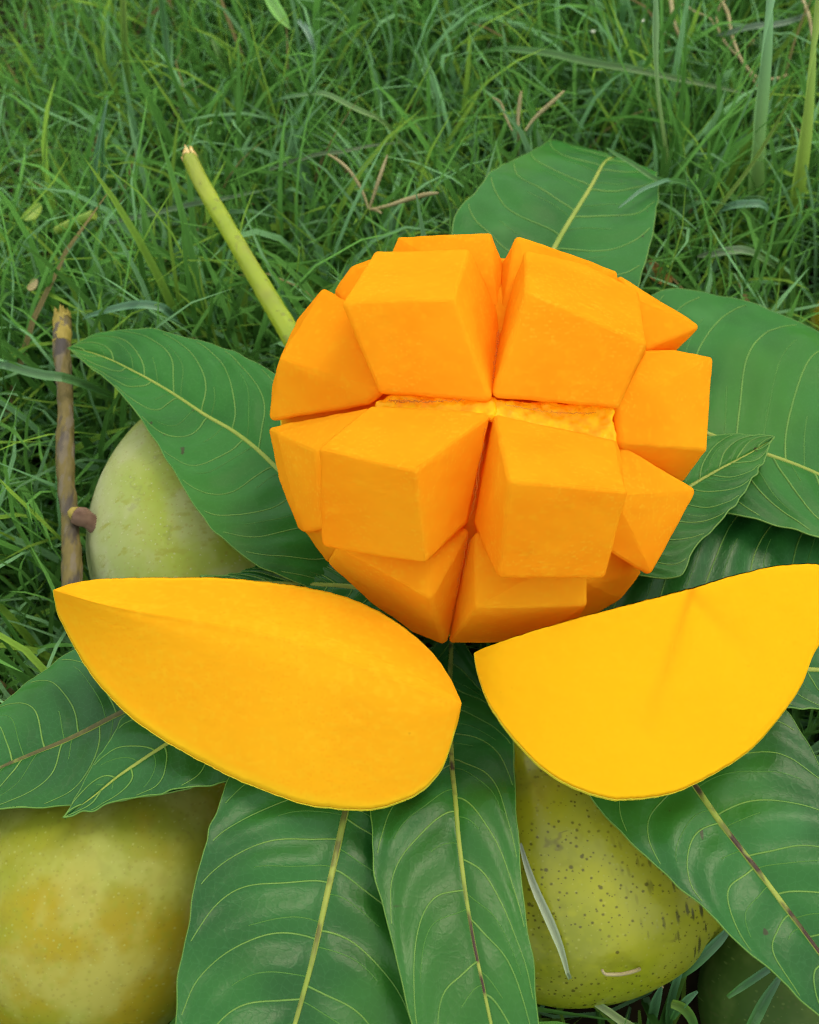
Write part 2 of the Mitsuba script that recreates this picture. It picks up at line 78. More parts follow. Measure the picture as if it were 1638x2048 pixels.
STRANDS = {
    'fold': [[22.7,-66.8,52.2,0.6],[24.8,-74.8,51.7,1.5],[28.1,-82.0,49.4,1.8],[30.3,-86.8,46.5,1.3],[31.7,-90.5,43.1,0.8],[35.1,-88.8,26.5,0.8],[37.7,-91.5,27.5,1.2],[41.3,-94.1,28.0,1.6],[45.3,-96.6,27.0,1.8],[51.0,-98.2,20.0,1.6]],
    'tendril': [[38.3,-89.6,44.2,0.3],[39.1,-90.3,43.4,0.35],[41.4,-90.3,43.3,0.4],[44.1,-89.9,43.5,0.4],[49.6,-86.9,30.0,0.4],[52.0,-87.5,28.0,0.35],[53.9,-89.1,26.0,0.2]],
    'tall1': [[62.9,139.8,125.0,1.92],[68.5,153.0,105.0,2.76],[73.1,160.3,85.0,2.88],[78.2,168.4,66.0,2.4],[85.8,178.3,42.0,2.04],[96.8,189.1,8.0,1.8]],
    'tall2': [[87.7,121.5,135.0,6.67],[95.0,136.0,115.0,7.25],[101.2,146.3,94.0,7.54],[108.8,157.0,65.0,7.25],[116.3,165.0,36.0,6.67],[123.3,166.7,4.0,5.8]],
    'tall3': [[96.0,110.2,140.0,5.2],[105.9,129.1,115.0,5.98],[114.5,142.8,90.0,6.24],[123.9,154.1,58.0,6.24],[130.3,159.6,30.0,5.85],[134.7,161.8,6.0,5.2]],
    'cross': [[26.7,242.8,30.0,1.5],[37.6,221.7,46.0,2.55],[52.4,211.9,50.0,2.85],[70.9,205.4,50.0,2.7],[95.2,201.8,47.0,2.1],[119.5,200.5,42.0,0.45]],
    'arc': [[-52.6,224.5,20.0,1.2],[-37.7,196.2,45.0,1.65],[-26.5,186.0,52.0,1.725],[-13.1,178.5,50.0,1.65],[-0.7,179.5,35.0,1.2],[5.6,188.0,20.0,0.6]],
    'grey': [[113.4,240.0,40.0,1.125],[116.9,235.5,44.0,2.1],[127.9,233.5,48.0,2.25],[146.7,243.8,46.0,1.8]],
    'overleaf': [[61.3,150.2,58.0,0.5],[68.0,144.0,57.5,1.6],[75.8,139.1,55.0,1.7],[85.7,146.9,48.0,1.8],[97.8,156.1,35.0,1.6],[109.9,172.5,15.0,1.2]],
    'overleaf2': [[61.1,117.5,62.0,0.3],[66.7,123.5,62.0,1.0],[74.5,133.0,58.0,1.2],[82.7,144.9,50.0,1.2],[100.8,166.5,20.0,1.0]],
    'arch': [[103.3,160.0,20.0,1.6],[101.1,147.4,36.0,2.2],[104.7,143.1,42.0,2.6],[110.7,142.4,43.0,2.6],[117.3,146.4,36.0,1.8],[124.7,155.9,22.0,0.5]],
    'pale': [[90.6,125.6,36.0,0.8],[94.8,122.6,40.0,2.4],[101.2,121.9,42.0,2.6],[114.3,130.4,30.0,2.2],[128.0,142.7,12.0,1.6]],
    'diag': [[88.0,138.8,10.0,1.1],[97.5,143.7,35.0,1.3],[109.0,150.2,55.0,1.2],[115.9,155.3,75.0,0.4]],
    'twigblade': [[-126.4,84.0,30.0,2.2],[-106.6,65.3,50.0,2.6],[-96.6,62.7,50.0,2.6],[-91.7,65.7,44.0,2.4],[-86.2,71.7,30.0,0.6]],
    'leftarc': [[-96.7,94.2,40.0,0.5],[-86.9,89.8,48.0,1.8],[-77.2,90.2,50.0,2.4],[-70.4,90.3,48.0,2.4],[-68.4,100.5,30.0,1.8]],
    'bright': [[-61.1,302.1,30.0,2.5],[-50.0,244.6,50.0,4.5],[-45.9,232.6,52.0,4.0],[-42.6,227.7,50.0,0.4]],
    'palebit': [[-41.6,240.9,45.0,1.2],[-37.6,231.9,48.0,2.2],[-35.4,227.9,46.0,2.2],[-34.6,226.7,42.0,0.6]],
    'tuft1': [[-111.8,154.5,8.0,1.8],[-106.3,154.6,30.0,2.4],[-100.0,152.2,50.0,2.0],[-92.5,157.5,70.0,0.4]],
    'tuft2': [[-109.1,159.6,8.0,1.8],[-103.3,159.6,30.0,2.0],[-98.8,159.7,50.0,1.6],[-94.6,161.6,68.0,0.4]],
    'upr1': [[-106.8,217.8,6.0,2.4],[-104.3,222.0,25.0,3.0],[-101.7,222.7,45.0,2.8],[-98.9,227.0,65.0,2.0]],
    'upr2': [[-92.8,236.7,8.0,2.0],[-91.9,237.6,25.0,2.8],[-90.9,243.2,40.0,2.6],[-90.9,247.5,55.0,2.0]],
    'mid1': [[-69.9,224.6,10.0,1.8],[-64.4,223.9,30.0,2.2],[-67.5,219.6,45.0,2.4],[-70.7,224.0,50.0,0.5]],
    'longl': [[-97.4,141.3,36.0,1.05],[-82.2,138.3,42.0,1.65],[-66.1,140.2,45.0,1.65],[-54.5,147.5,42.0,1.2],[-43.8,158.9,36.0,0.375]],
    'longm': [[-46.5,165.1,38.0,0.9],[-36.1,164.3,43.0,1.35],[-26.0,163.7,46.0,1.35],[-13.9,169.7,44.0,1.05],[-3.2,176.9,40.0,0.375]],
    'rslant': [[-21.2,107.7,4.0,1.8],[-18.2,113.6,20.0,2.2],[-11.5,117.0,34.0,2.4],[-3.1,130.4,30.0,1.0]],
    'bl_lower1': [[27.5,-92.3,20.0,2.0],[28.8,-94.7,22.0,2.2],[31.9,-98.2,20.0,2.2]],
    'straw1': [[120.4,277.1,38.0,0.6],[119.0,263.2,40.0,0.7],[119.1,250.8,42.0,0.7],[117.8,236.1,43.0,0.65],[118.9,222.7,42.0,0.6],[121.9,217.6,40.0,0.6],[125.5,215.8,38.0,0.55],[130.9,217.2,37.0,0.5],[137.2,221.2,36.0,0.4]],
    'straw2': [[122.5,270.0,36.0,0.35],[116.8,256.4,38.0,0.4],[114.9,242.6,40.0,0.45],[117.1,231.7,40.0,0.45],[120.5,225.8,39.0,0.4],[124.2,222.6,35.0,0.4],[129.0,219.7,30.0,0.3]],
    'straw3': [[144.9,256.2,50.0,0.6],[144.0,246.2,50.0,0.7],[144.1,237.5,50.0,0.7],[144.6,231.9,48.0,0.6],[145.2,225.8,44.0,0.3]],
    'straw4': [[98.4,264.9,45.0,0.8],[97.8,254.7,45.0,0.85],[96.9,241.6,45.0,0.7],[98.8,236.2,42.0,0.6],[103.6,242.8,30.0,0.4]],
    'straw5': [[102.9,260.1,40.0,0.25],[105.0,256.8,41.0,0.4],[108.2,252.7,41.0,0.4],[111.6,250.4,41.0,0.35],[113.7,246.5,40.0,0.3]],
    'seedA0': [[-12.8,134.8,47.0,0.35],[-14.3,138.2,50.0,0.45],[-16.6,141.1,53.0,0.5],[-20.0,144.0,56.0,0.5],[-25.2,147.0,58.0,0.25]],
    'seedA1': [[-12.6,134.8,47.0,0.35],[-11.3,136.5,50.0,0.5],[-9.6,139.4,54.0,0.6],[-7.9,143.2,57.0,0.5],[-6.8,145.4,59.0,0.2]],
    'seedA2': [[-12.4,134.5,47.0,0.3],[-6.8,133.8,49.0,0.5],[-0.6,134.4,51.0,0.65],[4.4,134.0,53.0,0.65],[8.8,132.5,55.0,0.25]],
    'seedA3': [[-12.4,134.5,47.0,0.3],[-10.4,133.1,48.0,0.5],[-8.6,131.5,48.0,0.2]],
    'seedAs': [[-12.8,134.8,47.0,0.4],[-16.6,140.1,35.0,0.45],[-21.7,143.6,18.0,0.5],[-26.4,144.7,2.0,0.55]],
    'seedB0': [[36.4,176.3,45.0,0.35],[36.2,179.5,48.0,0.55],[36.5,181.9,52.0,0.6],[37.0,183.9,55.0,0.3]],
    'seedB1': [[38.6,176.3,45.0,0.3],[41.8,179.2,48.0,0.55],[46.2,180.6,52.0,0.65],[51.1,183.9,55.0,0.3]],
    'seedB2': [[34.5,177.7,44.0,0.3],[32.3,180.8,47.0,0.4],[30.3,184.8,50.0,0.4],[27.6,184.7,52.0,0.2]],
    'seedBs': [[36.4,176.3,45.0,0.45],[38.0,186.1,30.0,0.45],[40.5,202.6,4.0,0.5]],
    'stub2': [[-115.2,141.9,32.0,1.4],[-107.9,141.1,36.0,1.8],[-100.7,140.2,40.0,1.7]],
    'flowerA': [[97.7,221.5,10.0,0.3],[87.1,224.3,40.0,0.3],[82.3,227.1,50.0,0.3],[82.3,227.2,53.0,0.3]],
    'flowerB': [[82.9,243.5,10.0,0.3],[71.6,235.1,35.0,0.3],[66.6,233.3,45.0,0.3]],
    'br1': [[56.7,-93.6,5.0,1.8],[58.5,-87.9,16.0,2.6],[59.9,-82.9,26.0,2.4],[60.8,-78.3,34.0,1.0]],
    'br2': [[56.3,-86.7,20.0,1.2],[59.7,-85.5,28.0,2.4],[64.2,-82.3,34.0,2.2],[68.0,-78.8,36.0,0.8]],
    'br3': [[58.7,-93.6,5.0,1.5],[57.0,-89.3,20.0,1.8],[57.5,-86.0,28.0,1.4],[60.6,-83.9,30.0,0.5]],
    'br4': [[60.9,-96.3,20.0,1.6],[58.4,-93.1,24.0,2.2],[55.4,-92.3,26.0,1.8]],
    'br5': [[56.3,-94.3,20.0,1],[58.7,-91.5,26.0,1.6],[60.6,-90.3,28.0,0.5]],
    'br6': [[68.1,-99.2,36.0,2.2],[70.2,-95.9,38.0,2.4],[74.4,-90.9,37.0,1.6],[77.6,-87.6,35.0,0.6]],
    'br7': [[64.1,-93.5,38.0,0.8],[67.4,-91.6,40.0,1.5],[73.7,-87.9,38.0,1.6]],
    'br8': [[53.2,-94.5,10.0,2],[53.0,-91.3,20.0,2.2],[53.7,-88.8,25.0,0.8]],
    'bl1': [[-89.5,-94.5,10.0,2],[-85.6,-91.3,20.0,2],[-83.8,-89.0,26.0,0.6]],
    'bl2': [[-89.8,-89.3,20.0,1.5],[-83.6,-89.9,30.0,2],[-80.8,-91.0,28.0,1]],
}
mm = lambda a: np.asarray(a, float) / 1000.0

# ------------------------------------------------------------------ helpers
def unit(v):
    v = np.asarray(v, float)
    return v / np.maximum(np.linalg.norm(v, axis=-1, keepdims=True), 1e-12)

def put(key, mesh, bsdf, smooth=True, **more):
    k, n = key, 0
    while k in scene:
        n += 1
        k = f'{key}_{n:03d}'
    scene[k] = mikit.ply(mesh, bsdf, smooth, **more)
    return k

NAMES = {}
def thing(name, label, cat, group=None):
    n = NAMES.get(name, -1) + 1
    NAMES[name] = n
    key = name if n == 0 else f'{name}_{n:03d}'
    labels[key] = {'label': label, 'category': cat}
    if group:
        labels[key]['group'] = group
    return key

def spline(pts, n, closed=False):
    pts = np.asarray(pts, float)
    if closed:
        pts = np.vstack([pts, pts[:1]])
    d = np.r_[0, np.cumsum(np.linalg.norm(np.diff(pts[:, :3], axis=0), axis=1) + 1e-9)]
    f = CubicSpline(d, pts, bc_type='periodic') if closed else PchipInterpolator(d, pts)
    return f(np.linspace(0, d[-1], n + 1)[:-1] if closed else np.linspace(0, d[-1], n))

def tube(pts, rad, sides=7, flat=1.0, caps=True):
    p = np.asarray(pts, float)
    rad = np.broadcast_to(rad, (len(p),))
    t = unit(np.gradient(p, axis=0))
    a = unit(np.cross(t, np.where(np.abs(t[:, 2:]) < 0.9, [0, 0, 1.0], [1.0, 0, 0])))
    b = np.cross(a, t)
    an = np.arange(sides) * 2 * np.pi / sides
    v = p[:, None] + rad[:, None, None] * (np.cos(an)[None, :, None] * a[:, None] + flat * np.sin(an)[None, :, None] * b[:, None])
    i, j = np.meshgrid(np.arange(len(p) - 1), np.arange(sides), indexing='ij')
    q = np.stack([i * sides + j, i * sides + (j + 1) % sides, (i + 1) * sides + (j + 1) % sides, (i + 1) * sides + j], -1).reshape(-1, 4)
    f = np.vstack([q[:, [0, 1, 2]], q[:, [0, 2, 3]]])
    v = v.reshape(-1, 3)
    if caps:
        n0 = len(v)
        v = np.vstack([v, p[0], p[-1]])
        k = np.arange(sides)
        last = (len(p) - 1) * sides
        f = np.vstack([f, np.stack([k * 0 + n0, (k + 1) % sides, k], 1), np.stack([k * 0 + n0 + 1, last + k, last + (k + 1) % sides], 1)])
    # outward orientation
    return v, f[:, ::-1] if trimesh.Trimesh(v, f, process=False).volume < 0 else f

def join(parts):
    vs, fs, n = [], [], 0
    for v, f in parts:
        vs.append(v); fs.append(np.asarray(f) + n); n += len(v)
    return np.vstack(vs), np.vstack(fs)

def grid_faces(n, m, wrap=False):
    i, j = np.meshgrid(np.arange(n - 1), np.arange(m if wrap else m - 1), indexing='ij')
    k = (j + 1) % m
    q = np.stack([i * m + j, (i + 1) * m + j, (i + 1) * m + k, i * m + k], -1).reshape(-1, 4)
    return np.vstack([q[:, [0, 1, 2]], q[:, [0, 2, 3]]])

def outward(v, f):
    return (v, f[:, ::-1]) if trimesh.Trimesh(v, f, process=False).volume < 0 else (v, f)

# ------------------------------------------------------------------ materials
def principled(color, rough=0.5, spec=0.5, **k):
    return {'type': 'twosided', 'b': {'type': 'principled', 'base_color': color, 'roughness': rough, 'specular': spec, **k}}

def bump(inner, fn, scale=1.0, eps=1e-4):
    b = inner['b'] if inner['type'] == 'twosided' else inner
    return {'type': 'twosided', 'b': {'type': 'bumpmap', 'tex': proc(fn, eps=eps), 'scale': scale, 'b': b}}

rgb = lambda *c: {'type': 'rgb', 'value': list(c)}

def flesh_color(p, n, uv):
    big = fbm(p.x * 60, p.y * 60, p.z * 60, 3)
    fine = fbm(p.x * 700, p.y * 700 + 3, p.z * 700, 2)
    c = mix((0.985, 0.42, 0.012), (0.99, 0.51, 0.016), smoothstep(0.2, 0.8, big))
    grain = noise(p.x * 1900, p.y * 1900, p.z * 1900)
    c = mix(c, (0.99, 0.60, 0.03), smoothstep(0.55, 0.95, grain) * smoothstep(0.35, 0.65, fbm(p.x * 110, p.y * 110, p.z * 110, 2)) * 0.6)
    return mix(c, (0.99, 0.58, 0.02), smoothstep(0.5, 0.9, fine) * 0.4)

def flesh_fibre(p, n, uv):
    return 0.00009 * fbm(p.x * 900, p.y * 900, p.z * 900, 2) + 0.00008 * fbm(p.x * 330 + 5, p.y * 330, p.z * 330, 3)

def pulp_bsdf(fn, scale, trans):
    # soft pulp: part of the light goes into the piece, wanders inside and comes out again
    return {'type': 'bumpmap', 'tex': proc(flesh_fibre, eps=2e-4), 'scale': scale,
            'b': {'type': 'principledthin', 'base_color': proc(fn), 'roughness': 0.4, 'spec_trans': 0.0, 'diff_trans': trans, 'eta': 1.22}}
scene['mat_flesh'] = pulp_bsdf(flesh_color, 1.0, 0.75)

def slice_color(p, n, uv):
    big = fbm(p.x * 45 + 9, p.y * 45, p.z * 45, 3)
    fine = fbm(p.x * 800, p.y * 800 + 3, p.z * 800, 2)
    rim = smoothstep(0.90, 1.0, uv.y)
    c = mix((0.985, 0.455, 0.012), (0.99, 0.52, 0.014), smoothstep(0.2, 0.8, big))
    c = mix(c, (0.99, 0.66, 0.03), smoothstep(0.4, 0.9, fine) * 0.25)
    speck = smoothstep(0.86, 0.90, noise(p.x * 900 + 11, p.y * 900, p.z * 900 + 4)) * smoothstep(0.80, 0.84, noise(p.x * 90, p.y * 90 + 7, p.z * 90))
    c = mix(c, (0.30, 0.08, 0.01), speck * 0.15)
    grain = noise(p.x * 2000, p.y * 2000, p.z * 2000)
    c = mix(c, (0.98, 0.42, 0.01), smoothstep(0.55, 0.95, grain) * smoothstep(0.35, 0.6, fbm(p.x * 90, p.y * 90, p.z * 90, 2)) * 0.45)
    return mix(c, (0.88, 0.62, 0.02), rim * 0.6)

scene['mat_slice'] = pulp_bsdf(slice_color, 1.3, 0.45)

def slice_color_b(p, n, uv):
    c = slice_color(p, n, uv)
    c = mix(c, (0.99, 0.60, 0.009), 0.65)
    for p0, p1, w in ((CREASE[0], CREASE[1], 0.0015), (CREASE[2], CREASE[3], 0.0022)):    # strands of darker fibre under the seed
        ax, ay = p0[0] / 1000, p0[1] / 1000
        ex, ey = p1[0] / 1000 - ax, p1[1] / 1000 - ay
        h = dr.clip(((p.x - ax) * ex + (p.y - ay) * ey) / (ex * ex + ey * ey), 0, 1)
        dd = dr.sqrt(dr.square(p.x - ax - h * ex) + dr.square(p.y - ay - h * ey)) / (w * (0.5 + 0.8 * h))
        c = mix(c, (0.98, 0.40, 0.01), dr.exp(-dd * dd) * (1 - 0.8 * h) * (0.7 if w < 0.002 else 0.4))
    return c
scene['mat_slice_yellow'] = pulp_bsdf(slice_color_b, 1.3, 0.5)

def pulp_color(p, n, uv):
    fine = fbm(p.x * 500, p.y * 500, p.z * 500, 3)
    return mix((0.97, 0.44, 0.004), (0.99, 0.66, 0.008), smoothstep(0.25, 0.8, fine))
scene['mat_pulp'] = bump(principled(proc(pulp_color), 0.4, 0.15), lambda p, n, uv: 0.0004 * fbm(p.x * 480, p.y * 480, p.z * 480, 3), 1.0, 2e-4)
scene['mat_fibre'] = principled(rgb(0.60, 0.27, 0.03), 0.6, 0.3)

def rind_color(p, n, uv):
    return mix((0.66, 0.62, 0.04), (0.80, 0.64, 0.03), fbm(p.x * 120, p.y * 120, p.z * 120, 3))
scene['mat_rind'] = principled(proc(rind_color), 0.4, 0.4)

def skin(base, alt, patch, pale, dots, dot_amount, scale=1.0, blot=0.35):
    def fn(p, n, uv):
        x, y, z = p.x * scale, p.y * scale, p.z * scale
        a = fbm(x * 45, y * 45, z * 45, 5)
        c = mix(base, alt, smoothstep(0.36, 0.60, a))
        c = mix(c, patch, smoothstep(0.42, 0.75, fbm(x * 34 + 7, y * 34, z * 34 + 2, 4)) * 0.8)
        c = mix(c, pale, smoothstep(0.42, 0.68, fbm(x * 110, y * 110 + 4, z * 110, 5)) * blot)
        c = mix(c, dots, smoothstep(0.56, 0.72, fbm(x * 260 + 2, y * 260 + 4, z * 260, 4)) * 0.12)
        f1, f2, rnd = voronoi(x * 480 + 31, y * 480 + z * 240)
        c = mix(c, pale, smoothstep(0.20 * rnd, 0.05 * rnd, f1) * 0.5)
        c = mix(c, alt, smoothstep(0.5, 0.9, fbm(x * 700, y * 700, z * 700 + 9, 2)) * 0.4)
        f1, f2, rnd = voronoi(x * 620 + 0.5 * z, y * 620 + z * 310)
        s = smoothstep(0.30 * rnd, 0.08 * rnd, f1) * smoothstep(0.28, 0.5, fbm(x * 70 + 3, y * 70 + 1, z * 70, 3))
        f1, f2, rnd = voronoi(x * 210 + 9, y * 210 + z * 105)
        s = dr.maximum(s, smoothstep(0.13 * rnd, 0.05 * rnd, f1) * smoothstep(0.82, 0.85, rnd))
        c = mix(c, dots, s * dot_amount)
        scar = smoothstep(0.05, 0.0, dr.abs(fbm(x * 150, y * 300 + 2, z * 250, 3) - 0.5)) * smoothstep(0.70, 0.76, noise(x * 170 + 5, y * 170, z * 170 + 8))
        return mix(c, (0.10, 0.08, 0.03), scar * dot_amount * 0.6)
    return fn

skin_bump = lambda p, n, uv: 0.00010 * fbm(p.x * 500, p.y * 500, p.z * 500, 2) + 0.0006 * fbm(p.x * 60, p.y * 60, p.z * 60, 2)
scene['mat_skin_yellow'] = bump(principled(proc(skin((0.31, 0.26, 0.012), (0.24, 0.285, 0.020), (0.36, 0.285, 0.008), (0.39, 0.43, 0.11), (0.16, 0.12, 0.015), 0.22, 1.0, 0.5)), 0.5, 0.22), skin_bump, 1.0, 2e-4)
def green_skin(p, n, uv):
    c = green_base(p, n, uv)
    area = smoothstep(0.034, 0.056, p.x + 0.35 * (p.y + 0.0635))
    f1, f2, rnd = voronoi((p.x + 0.25 * p.y) * 560, (p.y - 0.25 * p.x) * 190)
    c = mix(c, (0.035, 0.03, 0.015), smoothstep(0.36 * rnd, 0.14 * rnd, f1) * smoothstep(0.35, 0.45, rnd) * area * 0.9)
    return mix(c, (0.14, 0.15, 0.02), area * 0.45 * fbm(p.x * 200, p.y * 200, p.z * 200, 3))
green_base = skin((0.30, 0.36, 0.014), (0.38, 0.40, 0.016), (0.22, 0.26, 0.016), (0.40, 0.42, 0.10), (0.07, 0.06, 0.01), 0.8, 1.0, 0.2)
scene['mat_skin_green'] = bump(principled(proc(green_skin), 0.26, 0.4), skin_bump, 1.0, 2e-4)
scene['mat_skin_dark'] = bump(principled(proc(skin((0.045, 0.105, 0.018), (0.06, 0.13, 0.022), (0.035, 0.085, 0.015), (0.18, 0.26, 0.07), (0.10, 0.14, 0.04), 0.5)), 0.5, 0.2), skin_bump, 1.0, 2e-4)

def pale_skin(p, n, uv):
    c = skin((0.27, 0.35, 0.04), (0.33, 0.39, 0.09), (0.26, 0.36, 0.015), (0.46, 0.47, 0.28), (0.26, 0.22, 0.03), 0.4)(p, n, uv)
    bloom = smoothstep(-0.062, -0.086, p.x + 0.25 * (p.y - 0.027)) * (0.45 + 0.5 * fbm(p.x * 90, p.y * 30, p.z * 60, 3))
    c = mix(c, (0.44, 0.49, 0.36), bloom * 0.55)
    rub = smoothstep(0.58, 0.72, fbm(p.x * 300 + 4, p.y * 560, p.z * 240 + 9, 4)) * smoothstep(0.4, 0.6, fbm(p.x * 60, p.y * 60, p.z * 60 + 3, 2))
    return mix(c, (0.24, 0.26, 0.02), rub * 0.6)
scene['mat_skin_pale'] = bump(principled(proc(pale_skin), 0.5, 0.25), skin_bump, 1.0, 2e-4)

def leaf_fn(dark, mid, pale, warm):
    def fn(p, n, uv):
        a = fbm(p.x * 50, p.y * 50, p.z * 50, 3)
        c = mix(dark, mid, smoothstep(0.25, 0.62, a))
        f1, f2, r = voronoi(p.x * 700, p.y * 700)
        net = smoothstep(0.12, 0.0, f2 - f1)
        c = mix(c, pale, net * 0.16)
        bloom = smoothstep(0.60, 0.85, fbm(p.x * 75 + 3, p.y * 75 + 8, p.z * 75, 3))
        c = mix(c, pale, bloom * 0.35)
        c = mix(c, warm, smoothstep(0.55, 0.8, fbm(p.x * 33, p.y * 33 + 5, p.z * 33, 2)) * 0.4)
        speck = smoothstep(0.90, 0.93, noise(p.x * 520, p.y * 520, p.z * 520)) * smoothstep(0.6, 0.7, noise(p.x * 130 + 1, p.y * 130, p.z * 130))
        return mix(c, (0.04, 0.03, 0.015), speck * 0.8)
    return fn

def leaf_bump(p, n, uv):
    f1, f2, r = voronoi(p.x * 700, p.y * 700)
    return 0.00004 * smoothstep(0.15, 0.0, f2 - f1) + 0.0002 * fbm(p.x * 220, p.y * 220, p.z * 220, 2)

scene['mat_leaf'] = bump(principled(proc(leaf_fn((0.010, 0.080, 0.011), (0.020, 0.130, 0.018), (0.06, 0.23, 0.07), (0.036, 0.160, 0.010))), 0.38, 0.34), leaf_bump, 1.0, 2e-4)
scene['mat_leaf_light'] = bump(principled(proc(leaf_fn((0.014, 0.100, 0.011), (0.025, 0.150, 0.018), (0.07, 0.25, 0.06), (0.045, 0.180, 0.010))), 0.44, 0.22), leaf_bump, 1.0, 2e-4)
scene['mat_vein_faint'] = principled(proc(lambda p, n, uv: mix((0.045, 0.175, 0.022), (0.085, 0.23, 0.035), fbm(p.x * 200, p.y * 200, p.z * 200, 2))), 0.5, 0.3)
scene['mat_vein'] = principled(proc(lambda p, n, uv: mix((0.075, 0.22, 0.03), (0.16, 0.31, 0.05), fbm(p.x * 200, p.y * 200, p.z * 200, 2))), 0.5, 0.4)

def midrib_color(p, n, uv):
    c = mix((0.20, 0.31, 0.04), (0.33, 0.38, 0.07), fbm(p.x * 150, p.y * 150, p.z * 150, 2))
    crack = smoothstep(0.70, 0.95, n.z + 0.3 * (noise(p.x * 900, p.y * 500, 0) - 0.5)) * smoothstep(0.44, 0.56, fbm(p.x * 140 + 9, p.y * 140, p.z * 140, 3))
    return mix(c, (0.05, 0.03, 0.02), crack * uv.x)
scene['mat_midrib'] = principled(proc(midrib_color), 0.5, 0.3)

scene['mat_turf'] = {'type': 'principledthin', 'base_color': {'type': 'mesh_attribute', 'name': 'vertex_color'}, 'roughness': 0.5, 'spec_trans': 0.0, 'diff_trans': 0.7, 'eta': 1.4}
scene['mat_grass'] = {'type': 'twosided', 'b': {'type': 'principled', 'base_color': {'type': 'mesh_attribute', 'name': 'vertex_color'}, 'roughness': 0.5, 'specular': 0.4}}

def soil_color(p, n, uv):
    near = mix((0.030, 0.022, 0.012), (0.07, 0.05, 0.028), fbm(p.x * 90, p.y * 90, 0, 4))
    far = mix((0.03, 0.075, 0.02), (0.05, 0.11, 0.03), fbm(p.x * 3, p.y * 3, 0, 4))
    return mix(near, far, smoothstep(0.42, 0.75, dr.sqrt(p.x * p.x + p.y * p.y)))
scene['mat_soil'] = principled(proc(soil_color), 0.9, 0.2)

def stalk_color(p, n, uv):
    c = mix((0.20, 0.30, 0.015), (0.33, 0.42, 0.02), fbm(p.x * 160, p.y * 160, p.z * 160, 2))
    c = mix(c, (0.20, 0.15, 0.06), smoothstep(0.45, 0.85, fbm(p.x * 90 + 5, p.y * 60, p.z * 90, 3)) * 0.5)
    spot = smoothstep(0.80, 0.9, noise(p.x * 500, p.y * 500, p.z * 500))
    return mix(c, (0.10, 0.09, 0.03), spot * 0.35)
scene['mat_stalk'] = bump(principled(proc(stalk_color), 0.45, 0.4), lambda p, n, uv: 0.0004 * fbm(p.x * 500 + p.y * 300, p.z * 300, 0, 2), 1.0, 2e-4)

def twig_color(p, n, uv):
    c = mix((0.085, 0.07, 0.022), (0.22, 0.18, 0.06), fbm(p.x * 420, p.y * 260, p.z * 420, 4))
    c = mix(c, (0.17, 0.15, 0.12), smoothstep(0.5, 0.62, fbm(p.x * 420 + 3, p.y * 160, p.z * 420, 4)) * 0.6)
    black = smoothstep(0.52, 0.68, fbm(p.x * 330 + 1, p.y * 110 + 2, p.z * 330, 4))
    return mix(c, (0.05, 0.045, 0.05), black * 0.8)
scene['mat_twig'] = bump(principled(proc(twig_color), 0.7, 0.3), lambda p, n, uv: 0.0008 * fbm(p.x * 700, p.y * 160, p.z * 700, 3), 1.0, 2e-4)
scene['mat_bark_brown'] = principled(proc(lambda p, n, uv: mix((0.08, 0.045, 0.03), (0.24, 0.16, 0.11), fbm(p.x * 500, p.y * 500, p.z * 500, 3))), 0.8, 0.2)
scene['mat_cut_wood'] = principled(proc(lambda p, n, uv: mix((0.24, 0.19, 0.03), (0.42, 0.34, 0.08), fbm(p.x * 500, p.y * 300, p.z * 500, 4))), 0.6, 0.3)
scene['mat_cut_orange'] = principled(proc(lambda p, n, uv: mix((0.62, 0.33, 0.01), (0.80, 0.70, 0.35), fbm(p.x * 900, p.y * 900, p.z * 900, 3))), 0.5, 0.3)
scene['mat_straw'] = principled(proc(lambda p, n, uv: mix((0.26, 0.22, 0.09), (0.42, 0.38, 0.20), fbm(p.x * 300, p.y * 300, p.z * 300, 2))), 0.7, 0.3)
scene['mat_dry_leaf'] = principled(proc(lambda p, n, uv: mix((0.35, 0.17, 0.04), (0.50, 0.28, 0.08), fbm(p.x * 300, p.y * 300, p.z * 300, 2))), 0.7, 0.3)
scene['mat_white_petal'] = principled(rgb(0.5, 0.55, 0.42), 0.6, 0.3)
scene['mat_lime'] = principled(proc(lambda p, n, uv: mix((0.13, 0.30, 0.03), (0.32, 0.42, 0.06), fbm(p.x * 200, p.y * 200, p.z * 200, 2))), 0.5, 0.4)

# ------------------------------------------------------------------ ground
OBST = []            # meshes the grass must not grow through
def obstacle(v):
    OBST.append(np.asarray(v, float))

rr = np.r_[0, np.geomspace(0.01, 80, 120)]
th = np.linspace(0, 2 * np.pi, 121)[:-1]
gx, gy = rr[:, None] * np.cos(th), rr[:, None] * np.sin(th) + 0.05
gz = -0.004 + 0.006 * (meshkit.fbm(np.stack([gx * 40, gy * 40, gx * 0], -1), 3) - 0.5) * np.clip(2 - rr[:, None], 0, 1)
put('ground', (np.stack([gx, gy, gz], -1).reshape(-1, 3), grid_faces(len(rr), 120, True)[:, ::-1]), 'mat_soil')
labels['ground'] = {'label': 'dark brown soil showing between the grass', 'kind': 'structure'}

